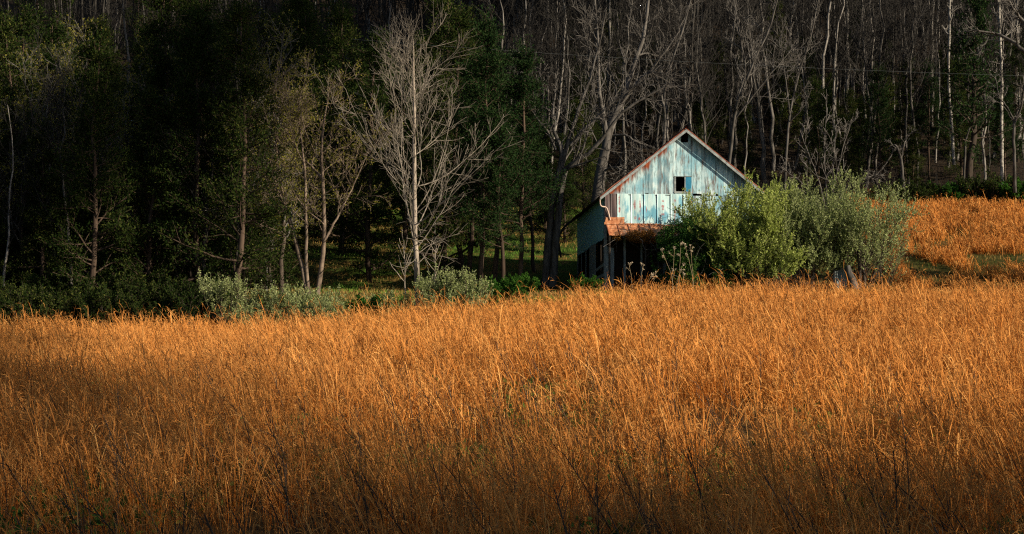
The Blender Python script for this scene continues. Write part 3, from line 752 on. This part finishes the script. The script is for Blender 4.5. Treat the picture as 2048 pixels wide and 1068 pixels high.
def free_tree(label, px, Y, stemdefs, rads, mat, nA=10, lA=2.5, nB=6, lB=1.1, nC=3, lC=.5, ang=42, name='bare_tree', t0=.35, wig=.13, up=.07):
    base = PG(px, Y)
    P0 = np.stack([line(rel(s_, Y, base, list(np.cumsum(rng2.normal(size=len(s_)) * .35) * (np.arange(len(s_)) > 0))), 18, rng2, .02) for s_ in stemdefs])
    R0 = np.stack([np.linspace(a, b, 18) for a, b in rads])
    A = grow(rng2, P0, R0, nA, t0, 1, ang, lA, 6, wig, up, .5, .35, .022, .35); Bq = grow(rng2, *A, nB, .2, 1, 40, lB, 5, wig * 1.2, up, .65, .5, .017, .4); Cq = grow(rng2, *Bq, nC, .2, 1, 40, lC, 4, .15, up * .5, .8, .7, .014, .4)
    return place_tree(name, label, 'tree', base, [(P0, R0)], [A, Bq, Cq], mat, [8], [5, 3, 3])
# trees close behind the barn
free_tree('bare tree with a forked pale trunk straight behind the barn ridge', 1325, 150, [[(1322, 420), (1325, 330), (1330, 250), (1328, 200), (1345, 120), (1372, 40), (1390, -40)], [(1328, 215), (1312, 150), (1290, 90), (1280, 20)]], [(.16, .045), (.09, .03)], M['bark_grey'])
free_tree('leaning bare tree rising right of the barn ridge with two long limbs', 1455, 146, [[(1450, 430), (1458, 330), (1468, 240), (1480, 190), (1510, 120), (1545, 40), (1560, -30)], [(1475, 200), (1490, 140), (1482, 80), (1470, 10)], [(1468, 240), (1500, 200), (1540, 150), (1590, 90)]], [(.15, .045), (.09, .03), (.08, .025)], M['bark_grey'])
free_tree('slim pale bare tree standing above the right end of the barn roof', 1570, 152, [[(1568, 420), (1572, 330), (1580, 230), (1600, 140), (1625, 60), (1640, -20)], [(1580, 230), (1570, 150), (1560, 70)]], [(.12, .04), (.07, .025)], M['bark_grey'])
free_tree('bare vase shaped thicket tree of many thin stems above the silvery shrubs', 1655, 128, [[(1655, 440), (1640, 370), (1618, 310), (1600, 260)], [(1655, 440), (1652, 370), (1648, 300), (1655, 215)], [(1657, 440), (1668, 370), (1685, 300), (1705, 240)], [(1657, 440), (1664, 380), (1668, 310), (1672, 250)], [(1653, 440), (1632, 400), (1598, 360), (1575, 345)], [(1658, 430), (1690, 380), (1722, 360), (1750, 350)]], [(.06, .02)] * 6, M['bark_grey'], 7, 1.5, 4, .7, 2, .35, 30)
free_tree('broken pale trunk with twisted limbs left of the dark pine', 1806, 157, [[(1806, 380), (1804, 340), (1800, 310), (1790, 290), (1775, 300)], [(1802, 320), (1808, 290), (1818, 270), (1832, 262)], [(1792, 292), (1770, 330), (1745, 360)]], [(.17, .05), (.07, .03), (.06, .03)], M['bark_grey'], 5, 1.3, 3, .6, 2, .3, 50)
free_tree('speckled white birch trunk left of the dark pine', 1900, 168, [[(1908, 330), (1903, 240), (1897, 160), (1898, 80), (1900, 10), (1902, -60)]], [(.15, .09)], M['bark_birch'], 7, 2.0, 4, .9, 3, .4, 50, t0=.6)
free_tree('pale dead snag with gnarled twisted branches at the right wood edge', 2030, 150, [[(2030, 385), (2029, 330), (2027, 270), (2030, 240), (2042, 215), (2050, 160)], [(2030, 245), (2015, 215), (1998, 190), (1990, 150)], [(2031, 240), (2040, 200), (2044, 170)], [(2030, 250), (2005, 210), (1985, 200)]], [(.16, .07), (.07, .03), (.07, .03), (.05, .02)], M['bark_grey'], 7, 1.2, 4, .6, 2, .3, 45, t0=.5, wig=.25, up=.0)
free_tree('tall tree outside the wood with a heavy limb reaching over the right field', 2110, 132, [[(2120, 480), (2112, 330), (2100, 200), (2085, 110), (2060, 20), (2040, -60)], [(2092, 150), (2062, 118), (2032, 88), (2000, 70), (1972, 64), (1945, 60)], [(2075, 70), (2045, 40), (2025, 15), (2010, -20)]], [(.36, .12), (.17, .05), (.14, .05)], M['bark_grey'], 10, 2.2, 6, 1.0, 3, .5, 50)
free_tree('tall white limbed bare tree by the dead snag', 2006, 162, [[(2004, 370), (2003, 250), (2003, 130), (1999, 40), (2000, -60)]], [(.17, .08)], M['bark_birch'], 8, 2.4, 5, 1.0, 3, .4, 45, t0=.4)

# ------------------------------------------------------------------ shrubs
def shrub_proto(seed, Wd, H, nst, mat, name, label, group=None, leaf=(.085, .045), l1=9, l2=5, per=9, r=.03, thick=False, ang0=36, z0=.25, up=.16):
    rng = np.random.default_rng(seed)
    a = rng.random(nst) * 6.28; sp = np.sqrt(rng.random(nst)); d = np.stack([np.cos(a) * sp * np.tan(R(ang0)), np.sin(a) * sp * np.tan(R(ang0)), np.ones(nst)], 1); d = nrm(d)
    pos = np.stack([np.cos(a) * sp * Wd * .12, np.sin(a) * sp * Wd * .12, np.full(nst, -.2)], 1)
    L = H * (.8 + .3 * rng.random(nst)) * (1 - .25 * sp); n = 9; pts = [pos]
    for q in range(n - 1):
        d = nrm(d + rng.normal(size=d.shape) * .08 + np.array([0, 0, .03])); pos = pos + d * (L / (n - 1))[:, None]; pts.append(pos)
    P0 = np.stack(pts, 1); P0[:, :, :2] *= Wd / max(np.abs(P0[:, :, :2]).max() * 1.7, .1); R0 = np.linspace(r, r * .3, n)[None].repeat(nst, 0)
    A = grow(rng, P0, R0, l1, z0, 1.0, 50, H * .28, 6, .13, up, .6, .4, .008, .3)
    Bq = grow(rng, *A, l2, .15, 1.0, 42, H * .13, 5, .12, up * 1.6, .7, .6, .006, .3)
    p, dd = on_lines(rng, Bq[0], per, 0.05, 1.02); p2, d2 = on_lines(rng, A[0], per, .4, 1.0)
    p = np.concatenate([p, p2]); dd = np.concatenate([dd, d2]); dd = nrm(dd * .8 + rng.normal(size=dd.shape) * .6); p = p + rng.normal(size=p.shape) * .012
    E = grow(rng, P0, R0, 3, .7, 1.0, 18, H * .26, 7, .09, .25, .7, .4, .007, .0)
    p3, d3 = on_lines(rng, E[0], per * 3, .05, 1.0); p = np.concatenate([p, p3 + rng.normal(size=p3.shape) * .03]); dd = np.concatenate([dd, nrm(d3 * .8 + rng.normal(size=d3.shape) * .6)])
    t = thing(name, label, 'shrub', (0, 0, -500), 0, group)
    v, f = join_tubes([(P0, R0), A, Bq, E], [5, 3, 3, 3]); me = mesh_np('stems', v, f, None, True); me.materials.append(M['bark_dark']); link('stem', me, t)
    v, f = leaf_mesh(rng, p, dd, *leaf); me = mesh_np('foliage', v, f); me.materials.append(mat); link('foliage', me, t)
    return t
def place(o, px, Y, sc=1.0, rotz=0.0, dz=0.0):
    b = PG(px, Y); o.location = (b[0], b[1], b[2] + dz); o.rotation_euler = (0, 0, rotz); o.scale = sc if hasattr(sc, '__len__') else (sc,) * 3; return o
place(shrub_proto(401, 5.6, 5.2, 34, M['yellow_leaf'], 'silverberry_shrub', 'big yellow green shrub covering the right front of the barn', per=27, l1=14, l2=7), 1484, 105.6, (1.0, 1.0, 1.17))
place(shrub_proto(402, 5.2, 5.4, 30, M['silver_leaf'], 'silverberry_shrub', 'big silvery green shrub just past the right end of the barn', per=25, l1=13, l2=7), 1622, 106, (1.05, 1.05, 1.15))
place(shrub_proto(403, 4.2, 5.5, 20, M['silver_leaf'], 'silverberry_shrub', 'airy silvery shrub with open branches beside the right field', per=15, l1=10, l2=6), 1716, 105.5, (1.15, 1.15, 1.2))
place(shrub_proto(404, 3.0, 3.4, 18, M['yellow_leaf'], 'silverberry_shrub', 'lower yellow green shrub in front of the plank fence', per=15, l1=9, l2=6), 1530, 103.0, 1.1)
place(shrub_proto(405, 2.6, 4.2, 12, M['silver_leaf'], 'silverberry_shrub', 'thin outlying silvery shrub at the left end of the right field', per=4, l1=8, l2=4), 1762, 107)
sm = [shrub_proto(420 + s, [3.0, 2.4, 2.8][s], [2.3, 2.0, 2.6][s], 20, M['silver_leaf'], 'silverberry_shrub', 'x', None, per=11, l1=8, l2=4, leaf=(.075, .04)) for s in range(3)]
shr = [(455, 90, 1.05, 'upright silvery shrub at the far left end of the shrub row'), (510, 88, .75, 'low silvery shrub between the upright one and the budding tree'), (575, 89, .95, 'broad silvery shrub below the left stem of the budding tree'), (632, 88.5, .85, 'silvery shrub below the right stem of the budding tree'),
       (775, 89, .8, 'silvery shrub just left of the pale bare tree'), (868, 89, .85, 'silvery shrub just right of the pale bare tree'), (925, 89.5, 1.0, 'tall silvery shrub halfway from the pale bare tree to the twin trunks'), (700, 89, .45, 'small silvery shrub on the lawn edge')]
for q, (px, Y, s, lb) in enumerate(shr):
    b = PG(px, Y); put(sm, q, b[0], b[1], s, label=lb)
gr = [shrub_proto(440 + s, 2.6, 1.9, 22, M['fresh_leaf'], 'green_shrub', 'x', None, per=14, l1=9, l2=5, leaf=(.11, .065), z0=.1) for s in range(2)]
dk = [shrub_proto(460 + s, 2.4, 1.9, 18, M['cedar'], 'green_shrub', 'x', None, per=10, l1=8, l2=4, leaf=(.10, .05), z0=.1) for s in range(2)]
grs = [(1000, 93, .75, 'low green bush before the cedars in the clearing'), (745, 89, .7, 'small fresh green bush left of the pale bare tree'), (900, 91, .75, 'fresh green bush right of the pale bare tree'), (1040, 104, .6, 'dark green bush at the foot of the cedars'),
       (1800, 152, 1.3, 'dark green bush below the broken pale trunk'), (1845, 153, 1.25, 'round green bush behind the right field'), (1890, 154, 1.2, 'green bush left of the foot of the dark pine'), (1940, 154, 1.5, 'tall green bush at the foot of the dark pine'), (1985, 154, 1.6, 'tall green bush between the dark pine and the snag'), (2040, 153, 1.4, 'green bush under the dead snag'), (1765, 152, 1.1, 'green bush behind the left end of the right field'), (1172, 104, .55, 'small weedy bush against the barn side wall')]
for q, (px, Y, s, lb) in enumerate(grs):
    b = PG(px, Y); put(dk if (px > 1750 and q % 3) else gr, q, b[0], b[1], s, label=lb)
# brush along the foot of the left wood
for (x, y) in poisson(20, (88, 95), (-40, 430), 1.6):
    put(dk if rng.random() < 2 else sm, int(rng.integers(9)), x, y, rng.uniform(.7, 1.1), label='low brush bush along the foot of the left wood', group='brush along the foot of the left wood')
# bramble over the porch and dead vine on the pent roof
def tangle(name, label, mat, cx, cy, cz, rx, ry, rz, n, leaf, seed, lean=0.0, stems=60):
    rng = np.random.default_rng(seed)
    t = thing(name, label, 'vine', (cx, cy, cz))
    u = nrm(rng.normal(size=(n, 3))) * (rng.random((n, 1)) ** .45); p = u * np.array([rx, ry, rz])
    hole = vnoise(p[:, 0] * 2 + seed, p[:, 2] * 2, .8) > .25; p = p[hole]
    d = nrm(rng.normal(size=p.shape) + np.array([0, -.4, .2]))
    v, f = leaf_mesh(rng, p, d, *leaf); me = mesh_np('foliage', v, f); me.materials.append(mat); link('foliage', me, t)
    a = nrm(rng.normal(size=(stems, 3))) * np.array([rx, ry, rz]) * .7; pts = [a]; d = nrm(rng.normal(size=(stems, 3)) + np.array([0, 0, .5]))
    for q in range(7):
        d = nrm(d + rng.normal(size=d.shape) * .3 - np.array([0, 0, .12])); a = a + d * .22; pts.append(a)
    v, f = tubes(np.stack(pts, 1), np.full((stems, 8), .010), 3); me = mesh_np('stems', v, f); me.materials.append(M['bark_grey']); link('stem', me, t)
    return t
def lb_(x, y, z):
    c, s = math.cos(R(4.83)), math.sin(R(4.83)); return (bx0 + x * c - y * s, by0 + x * s + y * c, bz0 + z)
tangle('dead_vine', 'orange brown dead vine sprawling over the rusty pent roof', M['dead_vine'], *lb_(2.2, -1.25, 3.22), 2.0, .6, .40, 9000, (.09, .03), 501)
tangle('bramble', 'dark green bramble mound swallowing the barn porch', M['vine_leaf'], *lb_(4.1, -3.6, 1.9), 2.0, 1.3, 2.2, 26000, (.10, .07), 502)
tangle('bramble', 'green bramble low in front of the barn by the dry weeds', M['vine_leaf'], *lb_(5.0, -4.6, .7), 2.1, .9, 1.3, 12000, (.10, .07), 503)
tangle('bramble', 'leafy bramble top reaching the tin panels of the barn', M['vine_leaf'], *lb_(4.5, -1.1, 3.6), 1.2, .6, .7, 5000, (.09, .06), 504)

# ------------------------------------------------------------------ plank fence, leaning tin, dry weeds, power line
fx, fy = PG(1452, 104.5)[:2]
fence = thing('plank_fence', 'old dark plank fence under the big shrubs', 'fence', (fx, fy, G(fx, fy)), R(3))
mb = MB(); xx = 0.0
for q in range(26):
    wd = rng.uniform(.14, .2); h = 1.35 + rng.normal() * .06; tl = rng.normal() * .02
    mb.hexa([(xx, -.02, -.2), (xx + wd, -.02, -.2), (xx + wd, .005, -.2), (xx, .005, -.2), (xx + tl, -.02, h), (xx + wd + tl, -.02, h + .01), (xx + wd + tl, .005, h + .01), (xx + tl, .005, h)]); xx += wd + .012
mb.build('plank', M['dark_wood'], fence)
mb = MB(); mb.box(0, xx, .007, .06, .3, .4); mb.build('rail', M['dark_wood'], fence)
mb = MB(); mb.box(0, xx, .007, .06, 1.0, 1.1); mb.build('rail', M['dark_wood'], fence)
for q in np.linspace(.1, xx - .2, 3):
    mb = MB(); mb.box(q, q + .12, .063, .18, -.3, 1.5); mb.build('post', M['dark_wood'], fence)
def slab(px, Y, wd, h, lean, label, mat):
    b = PG(px, Y); t = thing('tin_sheet', label, 'metal sheet', b)
    nx = 24; xs = np.linspace(-wd / 2, wd / 2, nx); zs_ = np.linspace(-.2, h, 8); mb = MB(); g = np.zeros((nx, 8, 3))
    g[..., 0] = xs[:, None] + lean * zs_[None]; g[..., 1] = (.02 * np.sin(xs * 40))[:, None] + .12 * zs_[None]; g[..., 2] = zs_[None]
    g2 = g.copy(); g2[..., 1] += .006; mb.sheet(g); mb.sheet(g2); mb.sheet(np.stack([g[:, -1], g2[:, -1]])); mb.build('panel', mat, t, True)
slab(1681, 104.6, .8, 2.2, .03, 'grey blue tin sheet standing under the airy shrub', M['grey_wood'])
b = PG(1705, 103.5); P0 = line([(.15, 0, -.3), (.02, .05, .5), (-.15, .1, 1.0), (-.25, .1, 1.5)], 8)[None]; R0 = np.array([[.34, .32, .28, .25, .22, .2, .17, .15]])
place_tree('tree_stump', 'pale leaning broken stump under the airy shrub', 'stump', b, [(P0, R0)], None, M['bark_grey'], [9], None)
for px, h, r in ((1694, 2.6, .07), (1718, 2.6, .12), (1727, 2.4, .09)):
    b = PG(px, 104.3); P0 = line([(0, 0, -.3), (.05, 0, h * .5), (0, .1, h)], 8, rng2, .02)[None]
    A = grow(rng2, P0, np.full((1, 8), r), 6, .5, 1, 45, 1.2, 5, .15, .1, .5, .4, .012, .3)
    place_tree('small_tree', {1694: 'thin dark trunk beside the grey blue tin sheet', 1718: 'thicker dark trunk behind the broken stump', 1727: 'dark trunk at the right edge of the airy shrub'}[px], 'tree', b, [(P0, np.full((1, 8), r)), A], None, M['bark_dark'], [7, 4], None)

wg = 'dry weeds with pale heads by the barn'
def weed(px, row, Y, lean, seed):
    rng = np.random.default_rng(seed); top = P3(px, row, Y); bx = top[0] - lean; base = np.array([bx, Y, G(bx, Y)])
    t = thing('dry_weed', 'dry weed stalk with pale seed head in front of the bramble', 'weed', base, 0, wg)
    tp = top - base; P0 = line([(0, 0, -.1), (tp[0] * .3, .05, tp[2] * .5), tuple(tp)], 8, rng, .01)[None]; R0 = np.linspace(.011, .007, 8)[None]
    A = grow(rng, P0, R0, 2, .7, 1, 40, .28, 4, .12, .1, .8, .8, .007, .2)
    v, f = join_tubes([(P0, R0), A], [4, 3]); me = mesh_np('stalk', v, f); me.attributes.new('col', 'FLOAT_COLOR', 'POINT').data.foreach_set('color', np.tile([.42, .33, .22, 1], len(v)).astype(np.float32)); me.materials.append(M['weed']); link('stalk', me, t)
    for e in np.concatenate([A[0][:, -1], P0[:, -1]]):
        pp = e + rng.normal(size=(16, 3)) * .03; d = nrm(rng.normal(size=pp.shape)); pp[:, 2] += .0
        v, f = leaf_mesh(rng, pp - d * .03, d, .075, .04); me = mesh_np('seed_head', v, f); me.attributes.new('col', 'FLOAT_COLOR', 'POINT').data.foreach_set('color', np.tile([.52, .43, .33, 1], len(v)).astype(np.float32)); me.materials.append(M['weed']); link('seed_head', me, t)
for q, (px, row, ln) in enumerate([(1323, 500, -.7), (1371, 494, -.45), (1380, 490, -.2), (1258, 527, -.2), (1287, 529, .2), (1362, 488, .1), (1366, 528, .4), (1345, 538, 0), (1367, 546, 0), (1349, 497, .1), (1303, 550, .3), (1312, 552, .35)]):
    weed(px, row, 100.6 + .3 * (q % 4), ln, 600 + q)

mb = MB(); a0, a1 = P3(700, 78, 112), P3(2300, 158, 112); pts = [a0 + (a1 - a0) * s_ - np.array([0, 0, 1.0 * 4 * s_ * (1 - s_) * .35]) for s_ in np.linspace(0, 1, 60)]
mb.tube(pts, .0045, 5)
m_, t_, o_ = newmat('wire'); principled(t_, o_, (.14, .16, .17), .5, None, .3)
tag(mb.build('power_line', m_), 'thin power line wire strung across the wood above the barn', 'power line')

# ------------------------------------------------------------------ dry grass
def grass(name, n, yr, half, dens, seed, hmean, wscale, kind_label, sparse=None, lean=-.22, per=22):
    rng = np.random.default_rng(seed)
    nc = n // per * 4
    y = yr[0] + (yr[1] - yr[0]) * rng.random(nc)
    p = dens(y); keep = rng.random(nc) < p / p.max(); y = y[keep]
    x0, x1 = half(y); x = x0 + (x1 - x0) * rng.random(len(y))
    if sparse is not None:
        k = rng.random(len(x)) < sparse(x, y); x, y = x[k], y[k]
    # every clump carries its own stems
    nst = np.maximum(rng.poisson(per, len(x)) * rng.choice([.4, 1, 1.6], len(x)), 2).astype(int)
    ci = np.repeat(np.arange(len(x)), nst); crad = .05 + .11 * rng.random(len(x)); ch = .62 + .62 * rng.random(len(x))
    o2 = rng.normal(size=(len(ci), 2)) * crad[ci][:, None]; x = x[ci] + o2[:, 0]; y = y[ci] + o2[:, 1]
    ca = rng.random(len(crad)); cl = rng.normal(size=(len(crad), 2)) * .10
    if len(x) > n: k = rng.permutation(len(x))[:n]; x, y, ci, o2 = x[k], y[k], ci[k], o2[k]
    n = len(x); print(name, n, 'stems', len(crad), 'clumps')
    z = gz(x, y)
    pn = vnoise(x + 50, y + 80, 1.7); pn2 = vnoise(x + 150, y + 30, 6.0)
    h = hmean * ch[ci] * (.72 + .28 * rng.random(n) + .30 * (pn - .4) + .13 * rng.normal(size=n)).clip(.25, 1.5)
    tall_ = rng.random(n) < np.where(y > 52, .13, .06); h = np.where(tall_, h * 1.35, h)
    s = np.array([0, .3, .58, .80, .92, 1.0])
    prof = np.array([.55, .55, .62, 1.25, .95, .12])
    la = rng.normal(size=n) * 1.3 + np.pi; lm = np.abs(lean) * (.35 + .9 * rng.random(n) + .7 * (vnoise(x, y, 2.5) - .5))
    lx = np.cos(la) * lm - .07 + cl[ci, 0] + o2[:, 0] * 1.6; ly = np.sin(la) * lm * .8 + cl[ci, 1] + o2[:, 1] * 1.6
    curl = rng.random(n) ** 2 * .5
    bent = rng.random(n) < .13           # collapsed pale stems
    lm2 = np.where(bent, 1.6 + rng.random(n), 1.0)
    off = (s[None] ** 1.7) * h[:, None] * lm2[:, None]
    px = x[:, None] + lx[:, None] * off; py = y[:, None] + ly[:, None] * off
    pz = z[:, None] - .03 + h[:, None] * (s[None] - .5 * (s[None] ** 2.2) * (lm ** 2)[:, None] * 2 - (np.where(bent, .45, 0))[:, None] * s[None] ** 2)
    pz[:, 4] -= curl * h * .10; pz[:, 5] -= curl * h * .30; px[:, 5] += np.cos(la) * curl * h * .25
    Pt = np.stack([px, py, pz], -1)
    wa = rng.random(n) * np.pi; side = np.stack([np.cos(wa), np.sin(wa), np.zeros(n)], 1)
    wd = wscale * (.75 + y / 45) * (.7 + .6 * rng.random(n))
    A_ = Pt - side[:, None, :] * (wd[:, None] * prof[None])[..., None] / 2; B_ = Pt + side[:, None, :] * (wd[:, None] * prof[None])[..., None] / 2
    V = np.stack([A_, B_], 2).reshape(-1, 3)                      # n,6,2
    idx = np.arange(n * 12).reshape(n, 6, 2)
    Fq = np.stack([idx[:, :-1, 0], idx[:, :-1, 1], idx[:, 1:, 1], idx[:, 1:, 0]], -1).reshape(-1, 4)
    # colours: every stem its own dry shade
    c0 = np.array([.22, .050, .009]); c1 = np.array([.64, .205, .028]); c2 = np.array([.86, .47, .16]); c3 = np.array([.10, .11, .03])
    u = (rng.random(n) * .35 + .62 * ca[ci] + .35 * (pn2 - .4)).clip(0, 1)[:, None]
    c = c0 + (c1 - c0) * u
    pale = (rng.random(n) < .10 + .22 * sstep(.55, .8, vnoise(x + 11, y + 3, .9))) | bent; c = np.where(pale[:, None], c1 + (c2 - c1) * rng.random((n, 1)), c)
    C = np.repeat(c[:, None, :], 6, 1); hd = np.array([0, 0, .1, .5, .65, .65])[None, :, None]
    C = C * (1 - hd) + hd * (c2 * .55 + c * .45)[:, None, :]
    C = np.repeat(C[:, :, None, :], 2, 2).reshape(-1, 3)
    # side tufts and leaves off the upper half
    m = 4; q = rng.integers(2, 6, size=(n, m)); bp = Pt[np.arange(n)[:, None], q].reshape(-1, 3)
    dn = nrm(rng.normal(size=(n * m, 3)) * .55 + np.array([-.15, 0, .75])); ln = np.repeat(h, m) * (.07 + .13 * rng.random(n * m) + .12 * (rng.random(n * m) < .15)); sw = np.repeat(wd, m) * .8
    sd = nrm(np.cross(dn, rng.normal(size=dn.shape)))
    mid = bp + dn * ln[:, None] * .5; tip = bp + dn * ln[:, None] + np.array([0, 0, -1]) * (ln * .25)[:, None]
    V2 = np.stack([bp, mid + sd * sw[:, None] / 2, tip, mid - sd * sw[:, None] / 2], 1).reshape(-1, 3)
    F2 = np.arange(len(V2)).reshape(-1, 4) + len(V)
    C2 = np.repeat(np.repeat(c2 * .4 + c * .6, m, 0), 4, 0)
    me = mesh_np(name, np.concatenate([V, V2]), np.concatenate([Fq, F2]), {'col': np.concatenate([C, C2])})
    me.materials.append(M['grass'])
    o = tag(link(name, me), kind_label, 'grass', None, 'stuff')
    return o

grass('dry_grass', 215000, (9.5, 77), lambda y: (-.31 * y - 5, .31 * y + 6), lambda y: (y + 6) * np.interp(y, [9, 14, 25, 45, 77], [.40, .42, .55, .54, .46]), 71, 1.0, .0062,
      'tall orange brown dry grass covering the foreground field', sparse=lambda x, y: .14 + .86 * sstep(.36, .62, .7 * vnoise(x + 9, y + 5, 1.2) + .3 * vnoise(x + 4, y + 77, 4.5)))
grass('dry_grass', 62000, (112, 161), lambda y: (.185 * y - 1, .33 * y), lambda y: y * 0 + 1.0, 72, .85, .0075,
      'thin orange dry grass on the rising field right of the barn', sparse=lambda x, y: sstep(.36, .60, .65 * vnoise(x + 5, y * .5 + 60, 1.5) + .35 * vnoise(x + 70, y + 9, 5) + .10 * sstep(118, 140, y) + .01 - .20 * (1 - sstep(116, 130, y))))

# low green weeds between the clumps, and dark dead stalks standing in the grass
def green_weeds(n, seed):
    rng = np.random.default_rng(seed); y = 10 + 45 * rng.random(n); x = (rng.random(n) - .5) * (.60 * y + 3)
    k = vnoise(x + 33, y + 71, 2.4) > .60; x, y = x[k], y[k]; z = gz(x, y)
    p = np.stack([x, y, z + .35 * rng.random(len(x))], 1); d = nrm(rng.normal(size=p.shape) + np.array([0, 0, .8])); v, f = leaf_mesh(rng, p, d, .12, .045)
    me = mesh_np('green_weeds', v, f); me.materials.append(M['vine_leaf']); tag(link('green_weeds', me), 'low dark green weeds between the dry grass clumps', 'weeds', None, 'stuff')
green_weeds(60000, 91)
def stalks(n, seed):
    rng = np.random.default_rng(seed); y = 10 + 30 * rng.random(n) ** 1.5; x = (rng.random(n) - .5) * .58 * y; b = np.stack([x, y, gz(x, y)], 1)
    d = nrm(np.stack([-.25 + .25 * rng.normal(size=n), .2 * rng.normal(size=n), np.ones(n)], 1)); H = (.8 + .5 * rng.random(n))[:, None]; m = 6
    P0 = np.stack([b + d * H * t + np.array([-.10, 0, -.02]) * t * t for t in np.linspace(0, 1, m)], 1); R0 = np.repeat(np.linspace(.007, .004, m)[None], n, 0)
    A = grow(rng, P0, R0, 6, .5, 1, 35, .22, 4, .15, .1, .8, .7, .003, .2)
    v, f = join_tubes([(P0, R0), A], [4, 3]); me = mesh_np('dead_stalks', v, f); me.materials.append(M['bark_dark']); tag(link('dead_stalks', me), 'dark dead weed stalks standing in the dry grass', 'weeds', None, 'stuff')
stalks(280, 92)

# short green and tan lawn tufts
def lawn_tufts(n, seed):
    rng = np.random.default_rng(seed); y = rng.uniform(92, 158, n); x = np.where(rng.random(n) < .55, rng.uniform(-16, 6, n), rng.uniform(.17, .32, n) * y)
    z = gz(x, y); a = rng.random(n) * 6.28; h = .10 + .16 * rng.random(n)
    d = nrm(np.stack([np.cos(a) * .5, np.sin(a) * .5, np.ones(n)], 1)); p = np.stack([x, y, z - .01], 1)
    v, f = leaf_mesh(rng, p, d, .22, .03); me = mesh_np('lawn', v, f)
    c = np.where((vnoise(x + 30, y + 10, 2.2) > np.where(x < -4, .38, .55))[:, None], np.array([[.26, .17, .06]]), np.where((x < 10)[:, None], np.array([[.095, .19, .03]]), np.array([[.045, .06, .016]]))) * (.7 + .6 * rng.random((n, 1)))
    me.attributes.new('col', 'FLOAT_COLOR', 'POINT').data.foreach_set('color', np.concatenate([np.repeat(c, 4, 0), np.ones((n * 4, 1))], 1).astype(np.float32).ravel())
    me.materials.append(M['grass']); tag(link('short_grass', me), 'short green and tan grass on the lawn beside the barn', 'grass', None, 'stuff')
lawn_tufts(80000, 81)

# evergreens standing outside the right edge of the field
for (x, y, s_) in ((33.8, 109.5, .7), (36.5, 112.5, .75), (38, 107, 1.0), (41.5, 110, 1.0), (45, 107.5, 1.1), (36, 117, .6), (41, 115, .8)):
    put(cedars, int(x), x, y, s_, label='evergreen at the right edge of the field, throwing shade on the grass', group='evergreens at the right edge of the field')

# unseen evergreens and budding trees added right of the camera to shade the near grass
for q, (x, y, s_) in enumerate(((16.6, 2, 1.5), (20, .5, 1.6), (23, 3, 1.3), (18.5, 4.5, 1.2), (14.5, 4.5, 1.1), (13, 9.5, .8), (15, 13, .8), (17.5, 16, .8), (20, 19, .75), (16.5, 9, .95), (12.5, 6, .9), (22, 16, .9), (11, 3.6, 1.0), (13.6, 1.2, 1.2), (16, 5.8, 1.1), (10.5, 7.2, .75))):
    put(cedars if q % 4 else buds, q, x, y, s_, label='unseen tree added beside the near field to throw dappled shade on the grass', group='unseen shade trees added beside the near field')

# unseen puffs added towards the sun to shade the left wood, hilltop and field
def sun_blocker():
    rng = np.random.default_rng(3); e1 = np.array([math.cos(R(SUN_AZ)), math.sin(R(SUN_AZ)), 0]); S_ = np.array([sx, sy, sz]); e2 = np.cross(S_, e1); e2 = e2 if e2[2] > 0 else -e2
    mb = MB(); D = 260.0
    for t in np.linspace(0, 1, 60):
        a = -2 + 190 * t; b = np.interp(a, [20, 26, 79, 107, 141, 165, 190], [6.5, 9.6, 38.6, 53.0, 67, 75, 82]); w_ = np.interp(a, [20, 60, 100, 140, 165, 190], [1.9, 2.9, 4.6, 6.6, 9.5, 11])
        for q in range(3):
            c = S_ * (D + rng.normal() * 4) + e1 * (a + rng.normal() * 1.0) + e2 * (b + rng.normal() * w_ * .18); r = w_ * rng.uniform(.62, .85)
            la = np.linspace(0, np.pi, 7)[1:-1]; lo = np.arange(9) / 8 * 2 * np.pi
            g = np.stack([np.sin(la)[:, None] * np.cos(lo)[None], np.sin(la)[:, None] * np.sin(lo)[None], np.cos(la)[:, None] * np.ones(9)[None]], -1) * r + c
            mb.sheet(g)
    for q in range(230):
        a = rng.uniform(150, 262); b = 264 - a + rng.uniform(-4, 60)
        if q >= 170: a = rng.uniform(55, 150); b = np.interp(a, [20, 79, 107, 150], [10, 39, 53, 70]) + rng.uniform(7, 30)
        c = S_ * (D + rng.normal() * 6) + e1 * a + e2 * b; r = rng.uniform(2.2, 4.6)
        la = np.linspace(0, np.pi, 7)[1:-1]; lo = np.arange(9) / 8 * 2 * np.pi
        g = np.stack([np.sin(la)[:, None] * np.cos(lo)[None], np.sin(la)[:, None] * np.sin(lo)[None], np.cos(la)[:, None] * np.ones(9)[None]], -1) * r + c
        mb.sheet(g)
    # small added puffs that thin the sunlight over the near field
    k = 0
    while k < 190:
        a = rng.uniform(0, 31); b = rng.uniform(-4, 12)
        if rng.random() > 1 - sstep(13, 30, a + .35 * b): continue
        c = S_ * (D + rng.normal() * 5) + e1 * a + e2 * b; r = rng.uniform(.5, 1.15); k += 1
        la = np.linspace(0, np.pi, 7)[1:-1]; lo = np.arange(9) / 8 * 2 * np.pi
        mb.sheet(np.stack([np.sin(la)[:, None] * np.cos(lo)[None], np.sin(la)[:, None] * np.sin(lo)[None], np.cos(la)[:, None] * np.ones(9)[None]], -1) * r * np.array([1.5, 1, .8]) + c)
    m_, t_, o_ = newmat('cloud white'); principled(t_, o_, (.9, .9, .9), 1.0, None, 0)
    tag(mb.build('sun_blocker', m_, None, True), kind='structure')
sun_blocker()

# remove the prototypes that were never put down
for o in [o for o in bpy.data.objects if o.parent is None and o.location.z < -400]:
    for ch in list(o.children): bpy.data.objects.remove(ch)
    bpy.data.objects.remove(o)
